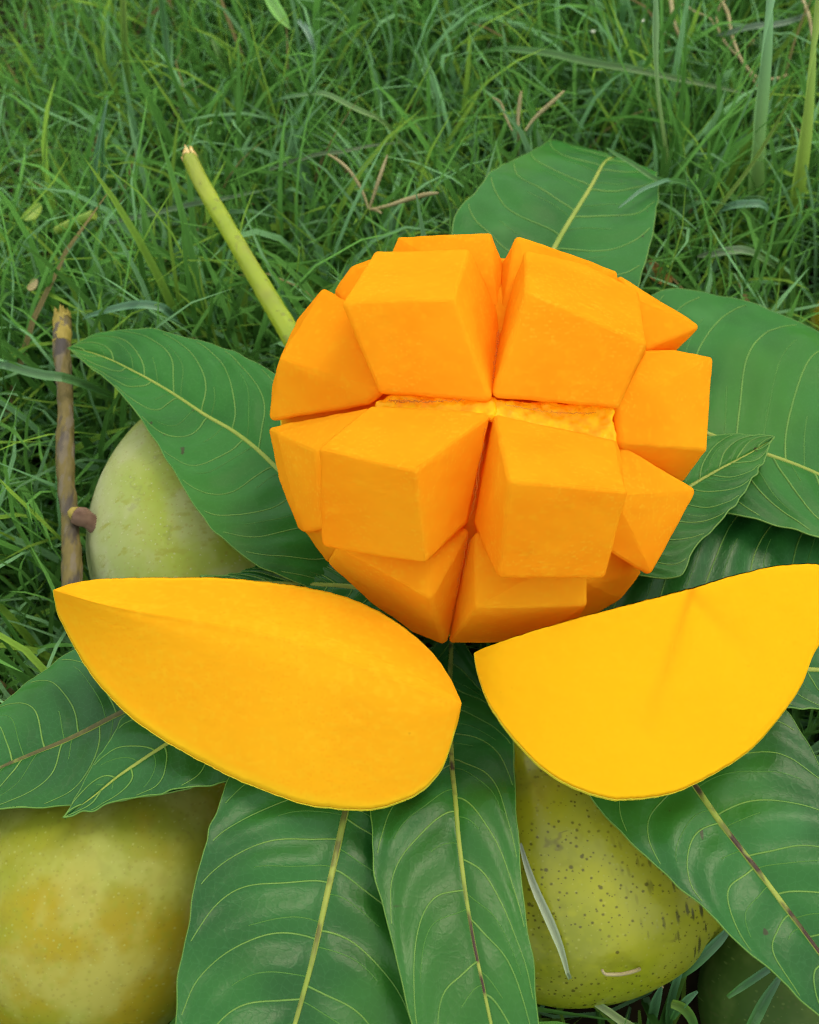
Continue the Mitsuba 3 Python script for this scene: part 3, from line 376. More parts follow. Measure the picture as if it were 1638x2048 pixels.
# ------------------------------------------------------------------ whole mangoes
def mango_mesh(c, r, rot, egg=0.12, tilt=0.0, seed=0):
    s = trimesh.creation.icosphere(subdivisions=5)
    v = np.array(s.vertices)
    x = v[:, 0].copy()
    k = 1 - egg * x - 0.05 * x * x
    v[:, 1] *= k
    v[:, 2] *= k
    v[:, 1] += 0.10 * (1 - x * x) * np.sign(egg + 1e-9)
    v = v * np.asarray(r) * (1 + 0.025 * (meshkit.fbm(v * 1.6 + seed, 3)[:, None] - 0.5))
    ca, sa = math.cos(tilt), math.sin(tilt)
    v = v @ np.array([[ca, 0, -sa], [0, 1, 0], [sa, 0, ca]])
    ca, sa = math.cos(rot), math.sin(rot)
    v = v @ np.array([[ca, sa, 0], [-sa, ca, 0], [0, 0, 1]])
    v = v + np.asarray(c)
    return v, np.array(s.faces)

def whole_mango(label, c, r, rot, mat, **k):
    t = thing('whole_mango', label, 'mango')
    m = mango_mesh(c, r, rot, **k)
    obstacle(m[0])
    put(t, m, mat)
    return t

mango_pale = whole_mango('pale green whole mango with whitish bloom under the upper left leaf, beside the twig', mm(MC['UL']), (0.044, 0.0295, 0.0265), math.radians(100), 'mat_skin_pale', egg=0.16, seed=3)
mango_yellow = whole_mango('yellow ripening whole mango lying in the bottom left corner', mm(MC['BL']), (0.0345, 0.031, 0.0262), math.radians(60), 'mat_skin_yellow', egg=0.06, seed=5)
mango_green = whole_mango('yellowish green whole mango with dark specks below the bright yellow slice', mm(MC['BR']), (0.0365, 0.031, 0.0262), math.radians(18), 'mat_skin_green', egg=0.08, seed=9)
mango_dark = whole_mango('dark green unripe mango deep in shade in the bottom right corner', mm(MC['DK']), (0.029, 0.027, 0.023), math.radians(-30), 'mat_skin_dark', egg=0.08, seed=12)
mango_right = whole_mango('yellow mango just peeking in at the right edge above the big leaf', mm(MC['RT']), (0.021, 0.018, 0.018), math.radians(20), 'mat_skin_yellow', egg=0.08, seed=14)

# ------------------------------------------------------------------ mango leaves
def make_leaf(key, pts, mat, nv=12, ang=0.05, curve=0.15, rot_crack=0.0, mid_r=0.00078, seed=0, thick=0.00035, base_first=False, vein_w=1.0, quilt=0.0009):
    """pts: stations from one end to the other, each left edge, midrib, right edge."""
    S = mm(pts)
    if base_first:
        S = S[::-1]                     # from here on s runs from tip to base
    d = np.r_[0, np.cumsum(np.linalg.norm(np.diff(S[:, 1], axis=0), axis=1))]
    length = d[-1]
    fL, fM, fR = (PchipInterpolator(d / length, S[:, k]) for k in range(3))
    ss = np.linspace(0, 1, 150) ** 1.15
    tt = np.sin(np.linspace(-1, 1, 57) * np.pi / 2 * 0.94) / np.sin(np.pi / 2 * 0.94)
    ds = 1.0 / nv

    def surf(s, t):
        s, t = np.broadcast_arrays(np.asarray(s, float), np.asarray(t, float))
        M, E = fM(s), np.where((t < 0)[..., None], fL(s), fR(s))
        a = np.abs(t)[..., None]
        p = M + (E - M) * a
        w = np.linalg.norm(E - M, axis=-1)
        at = np.abs(t)
        # veins run from the midrib out and towards the tip (s = 0)
        side = np.where(t < 0, 0.37, 0.0)
        ph = (s + ang * at + curve * (0.45 * at ** 2 + 0.55 * at ** 5)) / ds + side
        z = quilt * np.clip(w / 0.02, 0, 1) * (np.sin(np.pi * ph) ** 2 - 0.5) * np.clip(at * 5, 0, 1) * (1 - at ** 4)
        z = z + 0.10 * w * (at * (1 - at)) - 0.0005 * np.exp(-(at / 0.06) ** 2)
        q = np.stack([p[..., 0] * 55 + seed, p[..., 1] * 55, p[..., 0] * 0], -1)
        z = z + 0.0034 * (meshkit.noise(q, 5) - 0.5) * np.clip(w / 0.02, 0, 1) + 0.0012 * (meshkit.noise(q * 3.1, 8) - 0.5) * at
        out = p.copy()
        out[..., 2] += z
        out[..., :2] += (0.0007 * (meshkit.noise(np.stack([s * 26 + seed, np.sign(t) * 5, s * 0], -1), 3) - 0.5) * at ** 6)[..., None] * unit((E - M)[..., :2] + 1e-9)
        return out

    n, m = len(ss), len(tt)
    top = surf(ss[:, None], tt[None, :]).reshape(-1, 3)
    bot = top - [0, 0, thick]
    f = grid_faces(n, m)
    edge = np.r_[np.arange(m), np.arange(1, n) * m + m - 1, (n - 1) * m + np.arange(m - 2, -1, -1), np.arange(n - 2, 0, -1) * m]
    e2 = np.roll(edge, -1)
    N = n * m
    wall = np.vstack([np.stack([edge, edge + N, e2 + N], 1), np.stack([edge, e2 + N, e2], 1)])
    v, f = np.vstack([top, bot]), np.vstack([f, f[:, ::-1] + N, wall])
    v, f = outward(v, f)
    put(f'{key}__blade', (v, f), mat)
    obstacle(bot)
    # midrib
    s = np.linspace(0.004, 1, 70)
    p = surf(s, s * 0) + [0, 0, 0.00015]
    rad = mid_r * (0.22 + 0.78 * np.clip(s / 0.75, 0, 1))
    mv, mf = tube(p, rad, 8, 0.7)
    put(f'{key}__midrib', (mv, mf), 'mat_midrib', uv=np.full((len(mv), 2), rot_crack))
    # side veins
    for side in (-1, 1):
        off = 0.37 if side < 0 else 0.0
        for k in np.arange(1, nv + 3, 0.5):
            weak = k != int(k)
            s0 = (k - off + 0.12 * math.sin(k * 5.3 + seed + side)) * ds
            t = np.linspace(0.0, (0.55 + 0.25 * math.sin(k * 3.1 + seed)) if weak else 0.955, 44)
            sv = s0 - ang * t - curve * (0.45 * t ** 2 + 0.55 * t ** 5) + 0.0035 * np.sin(t * 9 + k * 2 + seed)
            ok = (sv > 0.012) & (sv < 0.995)
            if ok.sum() < 6 or s0 > 0.98:
                continue
            pv = surf(sv[ok], side * t[ok]) + [0, 0, 0.00004 if weak else 0.0001]
            r = vein_w * (0.00011 if weak else 0.0002) * (1 - 0.55 * t[ok])
            put(f'{key}__side_vein', tube(pv, r, 5, 0.6), 'mat_vein_faint' if weak else 'mat_vein')
    # pale margin
    s = np.linspace(0.0, 0.995, 120)
    pv = np.vstack([surf(s[::-1], s * 0 - 1), surf(s, s * 0 + 1)[1:]])
    put(f'{key}__margin', tube(pv - [0, 0, thick / 2], 0.00021, 5), 'mat_vein')

leaf_info = [
    ('A', 'mid green mango leaf lying across the pale mango, its tip at the brown twig', 'mat_leaf_light', dict(seed=1, nv=12)),
    ('B', 'broad bright green mango leaf behind the diced mango, its tip bent into the grass', 'mat_leaf_light', dict(seed=2, nv=9, vein_w=1.5, base_first=True, ang=0.05, curve=0.12)),
    ('C', 'large glossy green mango leaf right of the diced mango running out of the right edge', 'mat_leaf_light', dict(seed=3, nv=9, vein_w=1.4, base_first=True, ang=0.06, curve=0.16)),
    ('D', 'pointed green mango leaf tip on top of the large right leaf', 'mat_leaf_light', dict(seed=4, nv=9)),
    ('E', 'shaded dark green mango leaf between the diced mango and the bright yellow slice', 'mat_leaf', dict(seed=5, nv=10, base_first=True)),
    ('F', 'dark green mango leaf running out of the left edge below the orange slice', 'mat_leaf', dict(seed=6, nv=9, base_first=True, rot_crack=0.8)),
    ('G', 'small pointed dark green leaf tip over the yellow mango in the bottom left', 'mat_leaf', dict(seed=7, nv=7)),
    ('H', 'wide shiny green mango leaf under the orange slice, left of the centre leaf', 'mat_leaf', dict(seed=8, nv=10, base_first=True, rot_crack=0.7)),
    ('I', 'dark green mango leaf hanging straight down between the two slices', 'mat_leaf', dict(seed=9, nv=11, base_first=True, rot_crack=1.0)),
    ('J', 'long green mango leaf slanting from the bright yellow slice to the bottom right corner', 'mat_leaf', dict(seed=10, nv=10, base_first=True, rot_crack=1.0)),
    ('K', 'small patch of green leaf at the right edge beside the bright yellow slice', 'mat_leaf', dict(seed=11, nv=8, base_first=True)),
    ('N', 'thin dark sliver of a leaf above the orange slice, under the upper left leaf', 'mat_leaf', dict(seed=12, nv=8)),
]
for code, lab, mat, kw in leaf_info:
    make_leaf(thing('mango_leaf', lab, 'leaf', 'mango leaves spread under the cut fruit'), LEAVES[code], mat, **kw)

# ------------------------------------------------------------------ diced mango half, turned inside out
diced = thing('diced_mango_half', 'orange mango half diced into cubes and turned inside out, standing on the leaves', 'cut mango')
axis = unit(AXIS)

def rounded_piece(pts, r=0.0011, seed=0, rough=0.00045):
    p = mm(pts)
    c = p.mean(0)
    ball = m3.Manifold.sphere(r, 16)
    p = p - r * unit(p - c)
    h = m3.Manifold.batch_hull([ball.translate(q.tolist()) for q in p])
    h = h.refine_to_length(0.0011 if rough < 0.001 else 0.0005)
    mesh = h.to_mesh()
    v, f = np.array(mesh.vert_properties[:, :3], float), np.array(mesh.tri_verts)
    tm = trimesh.Trimesh(v, f)
    n = np.array(tm.vertex_normals)
    v = np.array(tm.vertices)
    d = rough * (meshkit.fbm(v * (380 if rough < 0.001 else 900) + seed * 3.7, 3) - 0.5) + 0.0011 * (meshkit.noise(v * 48 + seed * 2.3) - 0.5) * np.clip(1.2 - rough * 500, 0.3, 1)
    return v + n * d[:, None], np.array(tm.faces)

put(f'{diced}__torn_fibre', tube(spline(mm(PALE_LINE), 30), 0.00022, 6, 0.6), 'mat_pulp')
for i, (k, pts) in enumerate(PIECES.items()):
    torn = k in ('PR', 'PL')
    m = rounded_piece(pts, seed=i, rough=0.0013 if torn else 0.00045)
    put(f'{diced}__torn_flesh' if torn else f'{diced}__flesh_cube', m, 'mat_pulp' if torn else 'mat_flesh')
    obstacle(m[0])

rim, apex = mm(RIM), mm(APEX)
ring = spline(rim, 160, closed=True)
base_c = ring.mean(0)
up_v = apex - base_c
def dome(scale, lift, n=60, noise_amp=0.0, drop=0.0):
    s = np.linspace(0.0, 1, n)
    rows = []
    for q in s:
        h = (1 - (q * 0.985) ** 2) ** 0.75
        rows.append(base_c + (ring - base_c) * q * scale + up_v * (h * lift - drop))
    v = np.array(rows)
    if noise_amp:
        v = v + axis * (noise_amp * (meshkit.fbm(v * 420, 4) - 0.5))[..., None]
    return v.reshape(-1, 3), n
v1, n1 = dome(0.985, 1.0, noise_amp=0.0009)
v2, _ = dome(0.985, 0.70, drop=0.06)
def shell(a, b, n, m=160):
    f = grid_faces(n, m, True)
    N = n * m
    k = np.arange(m)
    o = (n - 1) * m
    w = np.vstack([np.stack([o + k, o + (k + 1) % m, N + o + (k + 1) % m], 1), np.stack([o + k, N + o + (k + 1) % m, N + o + k], 1)])
    return outward(np.vstack([a, b]), np.vstack([f, f[:, ::-1] + N, w[:, ::-1]]))
put(f'{diced}__flesh_base', shell(v1, v2, n1), 'mat_flesh')
v3, _ = dome(0.992, 0.69, drop=0.07)
v4, _ = dome(0.992, 0.63, drop=0.10)
put(f'{diced}__skin', shell(v3, v4, n1), 'mat_rind')
obstacle(v4)

# torn brown fibres along the bottom of the crossed cuts
rng = np.random.default_rng(4)
for line in CRACKS:
    for k in range(3):
        q = spline(mm(line), 46)
        q = q + rng.normal(0, 0.00018, (46, 3)) + rng.normal(0, 0.0005, 3)
        a0, a1 = sorted(rng.choice(46, 2, replace=False))
        if a1 - a0 < 10:
            a0, a1 = 4, 40
        put(f'{diced}__torn_fibre', tube(q[a0:a1], rng.uniform(0.00004, 0.00009), 5), 'mat_fibre')

# ------------------------------------------------------------------ mango slices
def make_slice(name, label, st, mat, depth, creases=(), seed=0, ridge_soft=0.10, skin_from=14):
    key = thing(name, label, 'mango slice')
    S = mm(st)
    d = np.r_[0, np.cumsum(np.linalg.norm(np.diff((S[:, 0] + S[:, 2]) / 2, axis=0), axis=1) + 1e-5)]
    d /= d[-1]
    n = 190
    a = np.linspace(0, 1, n)
    a = 0.5 - 0.5 * np.cos(np.pi * a) * (0.55 + 0.45 * np.abs(np.cos(np.pi * a)))
    a = (a - a[0]) / (a[-1] - a[0])
    U, R, L = (PchipInterpolator(d, S[:, k])(a) for k in range(3))
    q = np.linspace(-1, 1, 71)          # -1 = upper edge, 0 = ridge, 1 = lower edge
    aq = np.abs(q)
    E = np.where((q < 0)[None, :, None], U[:, None], L[:, None])
    top = R[:, None] + (E - R[:, None]) * aq[None, :, None]
    # soften the ridge
    soft = np.exp(-(aq / ridge_soft) ** 2)
    mid = (U + L)[:, None] / 2 - R[:, None]
    top[..., 2] += soft * mid[..., 2] * 0.10
    top[..., 2] += (0.0008 * (meshkit.noise(top * 60 + seed, 3) - 0.5) + 0.00018 * (meshkit.fbm(top * 420 + seed, 3) - 0.5)) * np.clip((1 - aq) * 8, 0, 1)[None]
    for (p0, p1, w, dep) in creases:          # shallow furrows of the fibre strands
        p0, p1 = mm(p0), mm(p1)
        e = p1 - p0
        h = np.clip(((top - p0) @ e) / (e @ e), 0, 1)
        dist = np.linalg.norm((top - p0 - h[..., None] * e)[..., :2], axis=-1)
        top[..., 2] -= dep * np.exp(-(dist / w) ** 2) * (1 - 0.8 * h) * np.clip((1 - aq) * 4, 0, 1)[None]
    # ragged rim
    jag = 0.0003 * (meshkit.fbm(np.stack([a * 60 + seed, a * 0, a * 0], -1), 3) - 0.5)
    wv = unit(L - U)
    top += (jag[:, None] * np.clip((aq - 0.9) * 10, 0, 1)[None, :] * np.sign(q)[None, :])[..., None] * wv[:, None]
    r = np.linspace(0, 1, 61)
    prof = np.sin(np.pi * r) ** 0.75
    width = np.linalg.norm(U - L, axis=1)
    dd = depth * np.clip(width / width.max(), 0, 1) ** 0.7
    def under(extra):
        out = top[:, 0][:, None] + (top[:, -1] - top[:, 0])[:, None] * r[None, :, None]
        out = out + unit(L - U)[:, None] * (extra * -np.cos(np.pi * r))[None, :, None]
        out[..., 2] -= dd[:, None] * prof + extra * np.sin(np.pi * r)
        return out
    low = under(0.0)
    loop = np.concatenate([top, low[:, -2:0:-1]], axis=1)
    m = loop.shape[1]
    v = loop.reshape(-1, 3)
    uvv = np.concatenate([np.stack([np.repeat(a[:, None], 71, 1), np.repeat(aq[None], n, 0)], -1), np.ones((n, 59, 2))], axis=1).reshape(-1, 2)
    f = grid_faces(n, m, True)
    c0, c1 = len(v), len(v) + 1
    v = np.vstack([v, loop[0].mean(0), loop[-1].mean(0)])
    uvv = np.vstack([uvv, [[0, 1], [1, 1]]])
    k = np.arange(m)
    f = np.vstack([f, np.stack([k * 0 + c0, k, (k + 1) % m], 1), np.stack([k * 0 + c1, (n - 1) * m + (k + 1) % m, (n - 1) * m + k], 1)])
    # split the rim so that the cut face keeps a crisp edge
    v, f = outward(v, f)
    put(f'{key}__flesh', (v, f), mat, uv=uvv)
    o1, o2 = under(0.00008)[:, skin_from:], under(0.0003)[:, skin_from:]
    sk = np.concatenate([o1, o2[:, ::-1]], axis=1)
    m = sk.shape[1]
    v = sk.reshape(-1, 3)
    f = grid_faces(n, m, True)
    put(f'{key}__skin', outward(v, f), 'mat_rind')
    obstacle(v)
    return key

make_slice('mango_slice', 'orange mango slice with a long raised ridge, lying left below the diced mango', SLICE_A, 'mat_slice', 0.021, seed=2, ridge_soft=0.13)
make_slice('mango_slice', 'bright yellow half round mango slice with its straight edge upward, at the right', SLICE_B, 'mat_slice_yellow', 0.021,
           creases=[(CREASE[0], CREASE[1], 0.0022, 0.0011), (CREASE[2], CREASE[3], 0.003, 0.0007)], seed=6, ridge_soft=0.35)

# ------------------------------------------------------------------ stalk and twig
def limb(key, pts, mat, sides=20, n=90, amp=0.0004, seed=0):
    q = spline(mm(pts), n)
    v, f = tube(q[:, :3], q[:, 3], sides)
    nv = np.array(trimesh.Trimesh(v, f, process=False).vertex_normals)
    v = v + nv * (amp * (meshkit.fbm(v * 300 + seed, 3) - 0.5))[:, None]
    obstacle(v)
    return put(key, (v, f), mat)

stalk = thing('fruit_stalk', 'thick yellowish green stalk with a frayed cut end, left behind the diced mango', 'stalk')
limb(f'{stalk}__stem', STALK, 'mat_stalk', seed=1)
p = mm(STALK)
e0, e1 = p[0][:3], p[1][:3]
dirv = unit(e0 - e1)
parts = []
rng = np.random.default_rng(11)
side1 = unit(np.cross(dirv, [0, 0, 1])); side2 = np.cross(side1, dirv)
for k in range(48):
    an, rad = rng.uniform(0, 6.28), 0.0021 * math.sqrt(rng.uniform(0, 1))
    b0 = e0 + (side1 * math.cos(an) + side2 * math.sin(an)) * rad
    ln = rng.uniform(0.0008, 0.0042)
    tip = b0 + dirv * ln + (side1 * math.cos(an) + side2 * math.sin(an)) * rng.uniform(0, 0.0007)
    parts.append(tube([b0 - dirv * 0.001, (b0 + tip) / 2, tip], [0.0006, 0.0005, 0.00015], 5))
put(f'{stalk}__frayed_end', join(parts), 'mat_cut_orange')

twig = thing('brown_twig', 'upright knobbly brown twig with black streaks at the left, above the orange slice', 'twig')
limb(f'{twig}__stem', TWIG, 'mat_twig', amp=0.0011, seed=5)
p = mm(TWIG)
limb(f'{twig}__cut_end', [list(np.array(p[0][:3] * 1000 + unit(p[0][:3] - p[1][:3]) * 1.3)) + [2.1], list(p[0][:3] * 1000 + unit(p[0][:3] - p[1][:3]) * 0.9) + [2.45], list(p[0][:3] * 1000) + [2.6], list(p[1][:3] * 1000 * 0.8 + p[0][:3] * 1000 * 0.2) + [2.45]], 'mat_cut_wood', n=26, amp=0.0012, seed=8)
dtw = unit(p[0][:3] - p[1][:3])
sp = []
for k in range(16):
    an = rng.uniform(0, 6.28)
    o = np.array([math.cos(an), 0, math.sin(an)]) * 0.0024 * math.sqrt(rng.uniform(0.1, 1))
    sp.append(tube([p[0][:3] + o, p[0][:3] + o + dtw * rng.uniform(0.0012, 0.0034), p[0][:3] + o * 1.1 + dtw * rng.uniform(0.0034, 0.005)], [0.0005, 0.0004, 0.0001], 5))
put(f'{twig}__splintered_end', join(sp), 'mat_cut_wood')
limb(f'{twig}__stub', STUB, 'mat_bark_brown', sides=9, n=30, amp=0.0012, seed=6)
limb(f'{twig}__stub_end', STUBEND, 'mat_cut_wood', sides=9, n=14, amp=0.0009, seed=7)

# ------------------------------------------------------------------ single blades and dry stalks that stand out
def ribbon(pts, n=26, fold=0.22):
    q = spline(pts, n)
    p, w = q[:, :3], q[:, 3]
    t = unit(np.gradient(p, axis=0))
    view = np.array([0, -0.5, 0.85])
    a = unit(np.cross(t, view))
    nn = unit(np.cross(a, t))
    rows = [p - a * w[:, None] / 2, p - a * w[:, None] * 0.1 - nn * w[:, None] * fold * 0.8, p + a * w[:, None] * 0.1 - nn * w[:, None] * fold * 0.8, p + a * w[:, None] / 2]
    lowr = [r_ - nn * 0.00016 for r_ in rows]
    loop = np.stack(rows + lowr[::-1], 1)
    v = loop.reshape(-1, 3)
    f = grid_faces(n, 8, True)
    f = np.vstack([f, [[0, 1, 7], [1, 6, 7], [1, 2, 6], [2, 5, 6], [2, 3, 5], [3, 4, 5]], (n - 1) * 8 + np.array([[0, 7, 1], [1, 7, 6], [1, 6, 2], [2, 6, 5], [2, 5, 3], [3, 5, 4]])])
    return outward(v, f)

def blade(code, label, color, tipcol=None, name='grass_shoot', thin=False):
    if thin:                               # one translucent sheet with a folded keel
        v8, _ = ribbon(mm(STRANDS[code]), n=40)
        v = v8.reshape(40, 8, 3)[:, :4].reshape(-1, 3)
        g = np.repeat(np.linspace(0, 1, 40), 4)[:, None]
        col = np.asarray(color)[None] * (1 - g) + np.asarray(tipcol or color)[None] * g
        put(thing(name, label, 'grass'), (v, grid_faces(40, 4)), 'mat_turf', False, color=col * np.tile([1.1, 0.7, 0.7, 1.1], 40)[:, None])
        return
    v, f = ribbon(mm(STRANDS[code]))
    g = np.linspace(0, 1, len(v))[:, None]
    col = np.asarray(color)[None] * (1 - g) + np.asarray(tipcol or color)[None] * g
    stripe = np.tile([1.0, 0.6, 0.6, 1.0, 1, 0.6, 0.6, 1], len(v) // 8)[:, None]
    key = thing(name, label, 'grass')
    put(key, (v, f), 'mat_grass', False, color=col * stripe)

GR, GB, GY = (0.07, 0.23, 0.04), (0.12, 0.29, 0.15), (0.18, 0.32, 0.04)
blade('tall1', 'thin pale upright grass blade left of the two wide upright blades, top right', (0.28, 0.52, 0.28), (0.34, 0.5, 0.12), thin=True)
blade('tall2', 'wide striped upright grass blade, left one of the two at the right edge', (0.30, 0.58, 0.36), (0.26, 0.48, 0.08), thin=True)
blade('tall3', 'wide yellow green upright grass blade right against the right edge', (0.42, 0.62, 0.18), (0.32, 0.52, 0.06), thin=True)
blade('cross', 'wide green grass blade lying across the grass left of the upright blades', GR, (0.09, 0.18, 0.05))
blade('arc', 'arched pale grass blade above the seed head with three prongs', GB, GY)
blade('grey', 'grey green grass blade lying level behind the wide striped upright blade', (0.12, 0.21, 0.12))
blade('overleaf', 'bent grass blade lying over the tip of the leaf behind the diced mango', GR, (0.06, 0.18, 0.05))
blade('overleaf2', 'fine grass blade tip resting on the leaf behind the diced mango', GB)
blade('arch', 'small arched grass blade right of the leaf behind the diced mango', GB)
blade('pale', 'pale tipped short grass blade above the large right leaf', (0.20, 0.30, 0.16), GR)
blade('diag', 'long thin grass stem slanting up to the right above the large right leaf', GY, GY)
blade('twigblade', 'pale grass blade crossing behind the brown twig near its top', (0.13, 0.25, 0.14), GR)
blade('leftarc', 'arched blue green grass blade between the brown twig and the green stalk', GB, GB)
blade('bright', 'bright green grass blade pointing down from the top edge, left of the middle', (0.10, 0.36, 0.04), (0.16, 0.40, 0.06))
blade('palebit', 'short pale blue green grass blade next to the bright green blade at the top', (0.18, 0.33, 0.22))
blade('tuft1', 'upright grass blade in the left tuft, the one with its tip leaning right', GR, GB)
blade('tuft2', 'upright straight grass blade in the left tuft beside the leaning one', GB, GR)
blade('upr1', 'upright grass blade at the top left reaching past the top edge', GR, GY)
blade('upr2', 'second upright grass blade from the top left reaching past the top edge', GB, GR)
blade('mid1', 'curved yellow green grass blade in the grass above the green stalk', (0.10, 0.24, 0.04))
blade('longl', 'long grey green grass blade lying behind the green stalk', (0.09, 0.17, 0.07), (0.08, 0.2, 0.06))
blade('longm', 'long dull green grass blade lying level left above the three pronged seed head', (0.09, 0.16, 0.06))
blade('rslant', 'blue green grass blade rising between the green stalk and the diced mango', GR, GB)
for code, lab in (('br1', 'tallest upright grass shoot between the two lower right mangoes'), ('br2', 'grass shoot leaning right under the long right leaf, beside the speckled green mango'), ('br3', 'thin bent grass shoot between the two lower right mangoes'),
                  ('br4', 'short grass shoot bent left at the bottom edge beside the dark mango'), ('br5', 'small pointed grass shoot at the bottom beside the dark mango'), ('br6', 'grass shoot leaning over the dark unripe mango from the bottom edge'),
                  ('br7', 'pale tipped grass shoot lying level over the dark unripe mango'), ('br8', 'short grass shoot under the lower edge of the speckled green mango'), ('bl1', 'short grass shoot in the very bottom left corner'), ('bl2', 'curved grass shoot at the left edge below the yellow mango')):
    blade(code, lab, GR, GY if code in ('br1', 'br4') else GB)
blade('fold', 'pale folded grass blade draped over the speckled green mango', (0.42, 0.52, 0.36), (0.22, 0.34, 0.08))

def strand(key, code, mat, spike=0.0, n=40, seed=0):
    q = spline(mm(STRANDS[code]), n)
    rad = q[:, 3]
    if spike:
        rad = rad * (0.75 + spike * np.abs(np.sin(np.arange(n) * 1.25)))
    put(key, tube(q[:, :3], rad, 6), mat)

for code, nm, lab in (('A', 4, 'dry tan grass seed head with three spread prongs, left above the diced mango'), ('B', 3, 'blurred tan grass seed head above the leaf behind the diced mango')):
    key = thing('grass_seed_head', lab, 'seed head')
    strand(f'{key}__stem', f'seed{code}s', 'mat_lime' if code == 'A' else 'mat_straw')
    for k in range(nm):
        strand(f'{key}__spikelet', f'seed{code}{k}', 'mat_straw', 0.5, 60)
for k, lab in enumerate(('longest curled dry straw at the top right, ending in a hook', 'fine dry straw winding beside the longest curled straw', 'dry straw behind the blade at the right edge, top right corner', 'dry tan straw just right of the thin pale upright blade at the top', 'short thin dry straw at the top between the upright blades'), 1):
    strand(thing('dry_straw', lab, 'dry straw'), f'straw{k}', 'mat_straw', 0.0)
strand(thing('dry_tendril', 'pale dry tendril at the lower edge of the speckled green mango', 'dry straw'), 'tendril', 'mat_straw')
strand(thing('cut_grass_stem', 'lime green cut grass stem lying in the grass at the left', 'grass stem'), 'stub2', 'mat_lime')
for code, lab in (('A', 'tiny white bud on a thin stem left of the thin pale upright blade'), ('B', 'tiny white bud on a thin stem, the left one of two at the top')):
    key = thing('white_bud', lab, 'flower bud')
    strand(f'{key}__stem', f'flower{code}', 'mat_lime')
    c = mm(STRANDS[f'flower{code}'][-1])[:3]
    ps = []
    for k in range(9):
        an = k * 2.4
        dvec = unit(np.array([math.cos(an), math.sin(an), 0.9]))
        ps.append(tube([c - dvec * 0.0002, c + dvec * 0.0006, c + dvec * 0.0011], [0.0002, 0.00035, 0.00012], 6))
    put(f'{key}__petals', join(ps), 'mat_white_petal')
# dry leaf scrap
def scrap(label, c, size, rot, mat, cat='leaf scrap', name='leaf_scrap', tilt=0.4):
    u, w = np.linspace(-1, 1, 15), np.linspace(-1, 1, 9)
    uu, ww = np.meshgrid(u, w, indexing='ij')
    half = np.sqrt(np.clip(1 - uu ** 2, 0, 1)) * 0.42 + 0.02
    x, y = uu * size, ww * half * size
    z = 0.3 * size * (uu ** 2) + 0.25 * size * (ww * half) ** 2 * 4 + 0.1 * size * (meshkit.noise(np.stack([uu * 3, ww * 3, uu * 0 + size * 1000], -1)) - 0.5)
    P = np.stack([x, y * math.cos(tilt), z + y * math.sin(tilt)], -1)
    ca, sa = math.cos(rot), math.sin(rot)
    P = P @ np.array([[ca, sa, 0], [-sa, ca, 0], [0, 0, 1]]) + np.asarray(c)
    t = P.reshape(-1, 3)
    b = t - [0, 0, 0.0003]
    f = grid_faces(15, 9)
    n_, m_ = 15, 9
    edge = np.r_[np.arange(m_), np.arange(1, n_) * m_ + m_ - 1, (n_ - 1) * m_ + np.arange(m_ - 2, -1, -1), np.arange(n_ - 2, 0, -1) * m_]
    e2 = np.roll(edge, -1)
    N = n_ * m_
    wall = np.vstack([np.stack([edge, edge + N, e2 + N], 1), np.stack([edge, e2 + N, e2], 1)])
    put(thing(name, label, cat), outward(np.vstack([t, b]), np.vstack([f, f[:, ::-1] + N, wall])), mat)
scrap('small orange brown dry leaf scrap in the grass above the large right leaf', mm(SCRAPS['orange']), 0.0062, -1.0, 'mat_dry_leaf')
scrap('small pale leaf tip in the grass above the brown twig', mm(SCRAPS['pale']), 0.0026, 1.3, 'mat_straw')
scrap('lime green leaf scrap beside the cut grass stem at the left', mm(SCRAPS['lime']), 0.0045, 1.1, 'mat_lime')

# ------------------------------------------------------------------ grass
cell = 0.0012
X0, Y0, NX, NY = -0.35, -0.35, 590, 590
low = np.full((NX, NY), 9.0)
high = np.full((NX, NY), -9.0)
for v in OBST:
    i = ((v[:, 0] - X0) / cell).astype(int); j = ((v[:, 1] - Y0) / cell).astype(int)
    ok = (i > 0) & (i < NX - 1) & (j > 0) & (j < NY - 1)
    for di in (-1, 0, 1):
        for dj in (-1, 0, 1):
            np.minimum.at(low, (i[ok] + di, j[ok] + dj), v[ok, 2])

